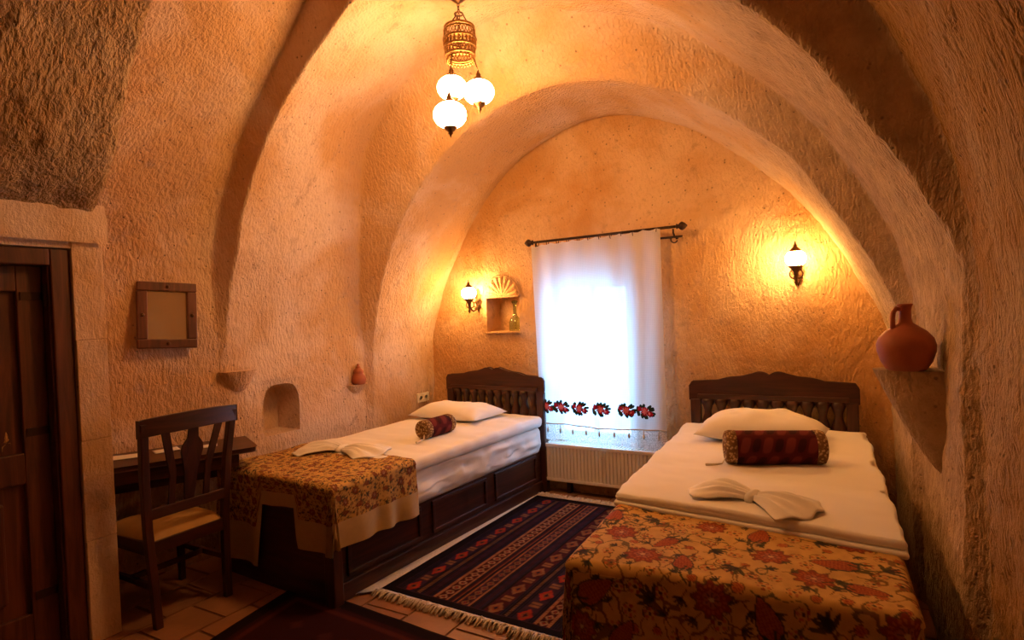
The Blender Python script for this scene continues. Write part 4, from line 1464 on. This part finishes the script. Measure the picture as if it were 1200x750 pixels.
# six embroidered sprays
for k, u_ in enumerate((0.055, 0.185, 0.345, 0.515, 0.705, 0.845)):
    parts = {'red_thread': MB(), 'pink_thread': MB(), 'green_thread': MB()}
    r2 = random.Random(k * 5 + 1)
    zc = 0.668

    def spot(mb, ux, zz, rad_, pet=5, lift=0.004, rot=0.0, asp=1.0):
        vs = []
        x0_, y0_ = [float(v_) for v_ in cur_pt(np.array(u_ + ux), np.array(zz))]
        vs.append((x0_, y0_ - lift - .002, zz))
        N_ = 20
        for q in range(N_):
            a = 2 * PI * q / N_
            rr = rad_ * (0.78 + 0.22 * math.cos(pet * a + rot))
            ex, ez = rr * math.cos(a), rr * math.sin(a) * asp
            ex, ez = ex * math.cos(rot) - ez * math.sin(rot), ex * math.sin(rot) + ez * math.cos(rot)
            xx, yy = [float(v_) for v_ in cur_pt(np.array(u_ + ux + ex / 1.01), np.array(zz + ez))]
            vs.append((xx, yy - lift, zz + ez))
        mb.add(vs, [(0, 1 + q, 1 + (q + 1) % N_) for q in range(N_)])
    for q in range(13):
        a = 2 * PI * q / 13 + 0.4 * r2.random()
        spot(parts['green_thread'], (0.050 + 0.012 * r2.random()) * math.cos(a), zc + 0.036 * math.sin(a), 0.022, 2, 0.003, a, 0.75)
    spot(parts['red_thread'], 0.0, zc, 0.040, 9, 0.005)
    spot(parts['red_thread'], 0.040, zc - .018, 0.026, 7, 0.005)
    spot(parts['red_thread'], -0.040, zc + .014, 0.022, 7, 0.005)
    spot(parts['pink_thread'], 0.0, zc, 0.026, 7, 0.007)
    spot(parts['pink_thread'], 0.034, zc - .014, 0.010, 5, 0.007)
    fo = parts['red_thread'].build('embroidered_rose', M['red_thread'], cur)
    parts['pink_thread'].build('rose_heart', M['pink_thread'], fo)
    parts['green_thread'].build('leaf_spray', M['green_thread'], fo)

rd = thing('radiator', 'cream panel radiator with vertical ribs below the window', 'radiator', (-1.605, 4.12, 0))
RWi = 1.0
vs, fs = [], []
nr = 34
pr_ = []
for k in range(nr):
    x0_ = -RWi / 2 + 0.02 + (RWi - 0.04) * k / nr
    w_ = (RWi - 0.04) / nr
    pr_ += [(x0_ + w_ * .12, 0.0), (x0_ + w_ * .25, -0.011), (x0_ + w_ * .70, -0.011), (x0_ + w_ * .85, 0.0)]
pr_ = [(-RWi / 2, 0.0)] + pr_ + [(RWi / 2, 0.0)]
for x, y in pr_:
    vs += [(x, y - .045, 0.125), (x, y - .045, 0.36)]
for i in range(len(pr_) - 1):
    fs.append((2 * i, 2 * i + 2, 2 * i + 3, 2 * i + 1))
MB().add(vs, fs).build('ribbed_panel', M['enamel'], rd)
mb = MB()
mb.box((0, -.045, 0.113), (RWi, 0.022, 0.028))
mb.box((0, -.045, 0.372), (RWi, 0.022, 0.028))
mb.build('header', M['enamel'], rd, bevel=0.006)
MB().box((0, 0.025, 0.245), (RWi - .02, 0.07, 0.25)).build('back_panel', M['enamel'], rd, bevel=0.004)
mb = MB()
for k in range(40):
    mb.box((-RWi / 2 + .02 + (RWi - .04) * (k + .5) / 40, 0.008, 0.384), (0.010, 0.10, 0.006))
mb.build('top_grille', M['enamel'], rd)
for s in (-1, 1):
    MB().box((s * (RWi / 2 - .004), 0.006, 0.245), (0.008, 0.105, 0.285)).build('side_cap', M['enamel'], rd, bevel=0.003)
    MB().box((s * 0.33, 0.02, 0.05), (0.03, 0.05, 0.10)).build('foot', M['iron'], rd)
mb = MB().tube([(-RWi / 2 - .002, 0.0, 0.13), (-RWi / 2 - .035, 0.0, 0.13), (-RWi / 2 - .045, 0.0, 0.11), (-RWi / 2 - .045, 0.0, 0.0)], 0.009, 8)
mb.build('pipe', M['plastic'], rd, True)
MB().lathe([(0.018, 0), (0.022, .012), (0.020, .05), (0.0, .054)], 12, (-RWi / 2 - .04, 0.0, 0.13)).build('valve', M['plastic'], rd, True)
MB().lathe([(0.0, 0.315), (0.012, 0.32), (0.009, 0.345), (0.003, 0.365), (0.003, 0.40)], 10, (-0.02, -0.085, 0)).build('blind_pull', M['cord'], cur, True).location = (-1.605, 4.12, 0)

# ================================================================== LAMPS
def sconce(label, loc, group):
    s = thing('wall_lamp', label, 'lamp', loc, 0, group)
    # origin: middle of the wall plate; -y into the room
    pl = MB()
    out = [(0.0, 0.10), (0.016, 0.075), (0.010, 0.06), (0.030, 0.045), (0.022, 0.015), (0.036, -0.01), (0.020, -0.035), (0.026, -0.055), (0.010, -0.075), (0.0, -0.10)]
    pl.prism(out + [(-x, z) for x, z in out[1:-1][::-1]], -0.012, 0.03, 1)
    pl.build('wall_plate', M['metal'], s, bevel=0.003)
    arm = MB()
    arm.tube([(0, -0.01, -0.03), (0, -0.05, -0.075), (0, -0.095, -0.085), (0, -0.135, -0.06), (0, -0.15, -0.02), (0, -0.15, 0.0)], [0.008, 0.008, 0.008, 0.008, 0.009, 0.010], 8)
    arm.tube([(0, -0.06 + .028 * math.cos(a) * (1 - a / 14), -0.035 + .028 * math.sin(a) * (1 - a / 14)) for a in np.linspace(-2, 5, 22)], 0.005, 6)
    arm.tube([(0.028 * math.cos(a) * (1 - a / 14), -0.03, 0.03 + .028 * math.sin(a) * (1 - a / 14)) for a in np.linspace(-2, 5, 22)], 0.005, 6)
    arm.build('arm', M['metal'], s, True)
    for k in (-1, 1):
        sc_ = MB().tube([(k * (0.012 + 0.030 * math.sin(a) * (1 - a / 9)), -0.135, -0.035 + 0.034 * math.cos(a) * (1 - a / 9)) for a in np.linspace(0, 6, 22)], 0.005, 6)
        sc_.build('scroll', M['metal'], s, True)
    MB().lathe([(0.0, -0.105), (0.006, -0.095), (0.012, -0.085), (0.006, -0.07), (0.010, -0.05), (0.014, -0.02), (0.030, 0.0), (0.042, 0.012), (0.044, 0.020), (0.036, 0.020)], 18, (0, -0.15, 0)).build('cup', M['metal'], s, True)
    MB().lathe([(0.034, 0.018), (0.052, 0.035), (0.061, 0.058), (0.060, 0.075), (0.048, 0.096), (0.030, 0.110)], 24, (0, -0.15, 0)).build('glass_shade', M['sconce_lamp'], s, True)
    MB().lathe([(0.036, 0.104), (0.038, 0.110), (0.026, 0.122), (0.012, 0.135), (0.014, 0.142), (0.008, 0.150), (0.003, 0.168), (0.0, 0.172)], 18, (0, -0.15, 0)).build('cap', M['metal'], s, True)
    return s


sconce('lit bronze wall lamp on the back wall left of the shell niche', (-2.735, YB, 1.505), 'bronze wall lamps')
sconce('lit bronze wall lamp on the back wall above the bed beside the jug', (-0.316, YB, 1.600), 'bronze wall lamps')

cx_, cy_ = -1.762, 2.622
chd = thing('chandelier', 'hanging lamp with pierced brass basket and three lit opal globes', 'lamp', (cx_, cy_, 3.10))
zo = -3.10


def at(x, y, z):
    return (x - cx_, y - cy_, z - 3.10)


MB().lathe([(0.0, 3.12 + zo), (0.05, 3.12 + zo), (0.048, 3.06 + zo), (0.030, 3.045 + zo), (0.008, 3.03 + zo)], 18).build('canopy', M['metal'], chd, True)
mb = MB()
for k in range(14):
    z_ = 3.03 - 0.0165 * k
    R2 = Matrix.Rotation((PI / 2) * (k % 2), 3, 'Z')
    mb.tube([R2 @ Vector((0.006 * math.cos(a), 0, 0.011 * math.sin(a))) + Vector((0, 0, z_ - 0.008 + zo)) for a in np.linspace(0, 2 * PI, 10, endpoint=False)], 0.0022, 5, closed=True)
mb.tube([(0, 0, 2.80 + zo), (0, 0, 2.745 + zo)], 0.004, 6)
mb.build('chain', M['metal'], chd, True)
MB().ring(0.022, 0.004, (0, 0, 2.975 + zo), 18).build('hanger_ring', M['metal'], chd, True)
for k in range(3):
    a = k * 2.094 + 0.5
    MB().tube([(0.022 * math.cos(a), 0.022 * math.sin(a), 2.975 + zo), (0.035 * math.cos(a), 0.035 * math.sin(a), 2.945 + zo), (0.074 * math.cos(a), 0.074 * math.sin(a), 2.90 + zo)], 0.0035, 6).build('hanger_rod', M['metal'], chd, True)
bk = MB()
for z_, R_, r_ in ((2.905, .076, .006), (2.888, .080, .005), (2.842, .084, .007), (2.800, .082, .006), (2.758, .076, .006), (2.742, .070, .005)):
    bk.ring(R_, r_, (0, 0, z_ + zo), 36)
bo = bk.build('basket', M['brass'], chd, True)
for (za, zb, Ra, Rb) in ((2.888, 2.848, .080, .084), (2.795, 2.760, .082, .076)):
    lat = MB()
    nl = 28
    for k in range(nl):
        for s in (-1, 1):
            a0, a1 = 2 * PI * k / nl, 2 * PI * (k + s) / nl
            lat.tube([(Ra * math.cos(a0), Ra * math.sin(a0), za + zo), (Rb * math.cos(a1), Rb * math.sin(a1), zb + zo)], 0.0022, 4)
    lat.build('filigree_band', M['brass'], bo)
dr = MB()
for k in range(24):
    a = 2 * PI * k / 24
    dr.lathe([(0.0, 2.722 + zo), (0.005, 2.728 + zo), (0.004, 2.74 + zo)], 6, (0.070 * math.cos(a), 0.070 * math.sin(a), 0))
    dr.lathe([(0.006, 2.806 + zo), (0.007, 2.82 + zo), (0.004, 2.838 + zo)], 6, (0.081 * math.cos(a), 0.081 * math.sin(a), 0))
dr.build('bead_row', M['brass'], bo)


def cam_scale(p, s):
    c = Vector((0, 0, CAMZ))
    return c + (Vector(p) - c) * s


for (p, s, R_) in (((-1.806, 2.597, 2.593), 1.025, 0.080), ((-1.685, 2.667, 2.565), 1.0, 0.081), ((-1.820, 2.588, 2.452), 0.972, 0.085)):
    g = Vector(cam_scale(p, s)) - Vector((cx_, cy_, 3.10))
    go = MB().lathe([(R_ * math.sin(a), R_ * 0.80 * -math.cos(a)) for a in np.linspace(0.32, PI - 0.32, 18)], 28, g).build('lamp_globe', M['lamp'], chd, True)
    b0 = -R_ * .80 * math.cos(0.32)
    MB().lathe([(0.0, b0 - .052), (0.004, b0 - .044), (0.007, b0 - .034), (0.013, b0 - .030), (0.011, b0 - .022), (0.024, b0 - .012), (0.036, b0 + .004), (0.038, b0 + .012), (0.028, b0 + .010)], 18, g).build('bottom_cap', M['metal'], go, True)
    t0 = -b0
    MB().lathe([(0.028, t0 - .008), (0.034, t0 - .002), (0.026, t0 + .010), (0.012, t0 + .022), (0.014, t0 + .030), (0.008, t0 + .040), (0.003, t0 + .055)], 18, g).build('top_cap', M['metal'], go, True)
    # chain up to the basket rim
    an = math.atan2(g.y, g.x)
    e_ = Vector((0.072 * math.cos(an), 0.072 * math.sin(an), 2.742 + zo))
    a_ = g + Vector((0, 0, t0 + .05))
    MB().tube([a_, a_ + (e_ - a_) * 0.5, e_], 0.0032, 6).build('globe_chain', M['metal'], go, True)

# ================================================================== POTTERY, BOTTLE, SOCKET
jug = thing('clay_jug', 'big squat red clay jug with narrow neck on the right wall corbel', 'jug', (0.152, 2.60, 1.142), math.radians(30))
J = [(0.0, 0.0), (0.056, 0.0), (0.066, 0.006), (0.082, 0.035), (0.092, 0.070), (0.094, 0.092), (0.086, 0.118), (0.066, 0.142), (0.040, 0.160), (0.024, 0.172), (0.0195, 0.188), (0.019, 0.215), (0.022, 0.232), (0.026, 0.240), (0.022, 0.242), (0.015, 0.236), (0.013, 0.20)]
MB().lathe(J, 36).build('body', M['clay'], jug, True)
MB().tube([(-0.018, 0, 0.222), (-0.032, 0, 0.226), (-0.043, 0, 0.212), (-0.046, 0, 0.190), (-0.046, 0, 0.165), (-0.043, 0, 0.150)], [0.008, 0.009, 0.009, 0.009, 0.009, 0.010], 8).build('handle', M['clay'], jug, True)
pot = thing('clay_pot', 'small pear-shaped red clay pot on the little ledge of the left wall', 'pot', (-3.262, 3.305, 0.904))
MB().lathe([(0.0, 0), (0.042, 0), (0.050, 0.010), (0.056, 0.035), (0.050, 0.060), (0.034, 0.078), (0.038, 0.088), (0.036, 0.104), (0.022, 0.120), (0.016, 0.128)], 26).build('body', M['clay'], pot, True)
MB().lathe([(0.020, 0.124), (0.014, 0.134), (0.008, 0.142), (0.010, 0.150), (0.0, 0.156)], 16).build('stopper', M['clay'], pot, True)

bt = thing('glass_bottle', 'pale green glass bottle standing in the shell niche', 'bottle', (-2.435, 4.27, SZ0 + .004))
MB().lathe([(0.0, 0.0), (0.050, 0.0), (0.052, 0.01), (0.050, 0.07), (0.040, 0.098), (0.018, 0.125), (0.014, 0.15), (0.014, 0.21), (0.022, 0.232)], 24).build('glass_body', M['bottle'], bt, True)
MB().lathe([(0.020, 0.228), (0.026, 0.236), (0.022, 0.246), (0.0, 0.250)], 16).build('stopper', M['bottle'], bt, True)

ou = thing('wall_socket', 'white double wall socket on the left wall beside the headboard', 'socket', (wall_x(4.03, 0.70) + 0.006, 4.03, 0.70))
MB().box((0, 0, 0), (0.016, 0.155, 0.078)).build('cover_plate', M['plastic'], ou, bevel=0.004)
for s in (-1, 1):
    so = MB().lathe([(0.021, 0.008), (0.022, 0.011), (0.018, 0.011), (0.017, 0.004), (0.0, 0.004)], 16, (0, s * .036, 0), axis=0)
    so.build('socket_insert', M['plastic'], ou, True)
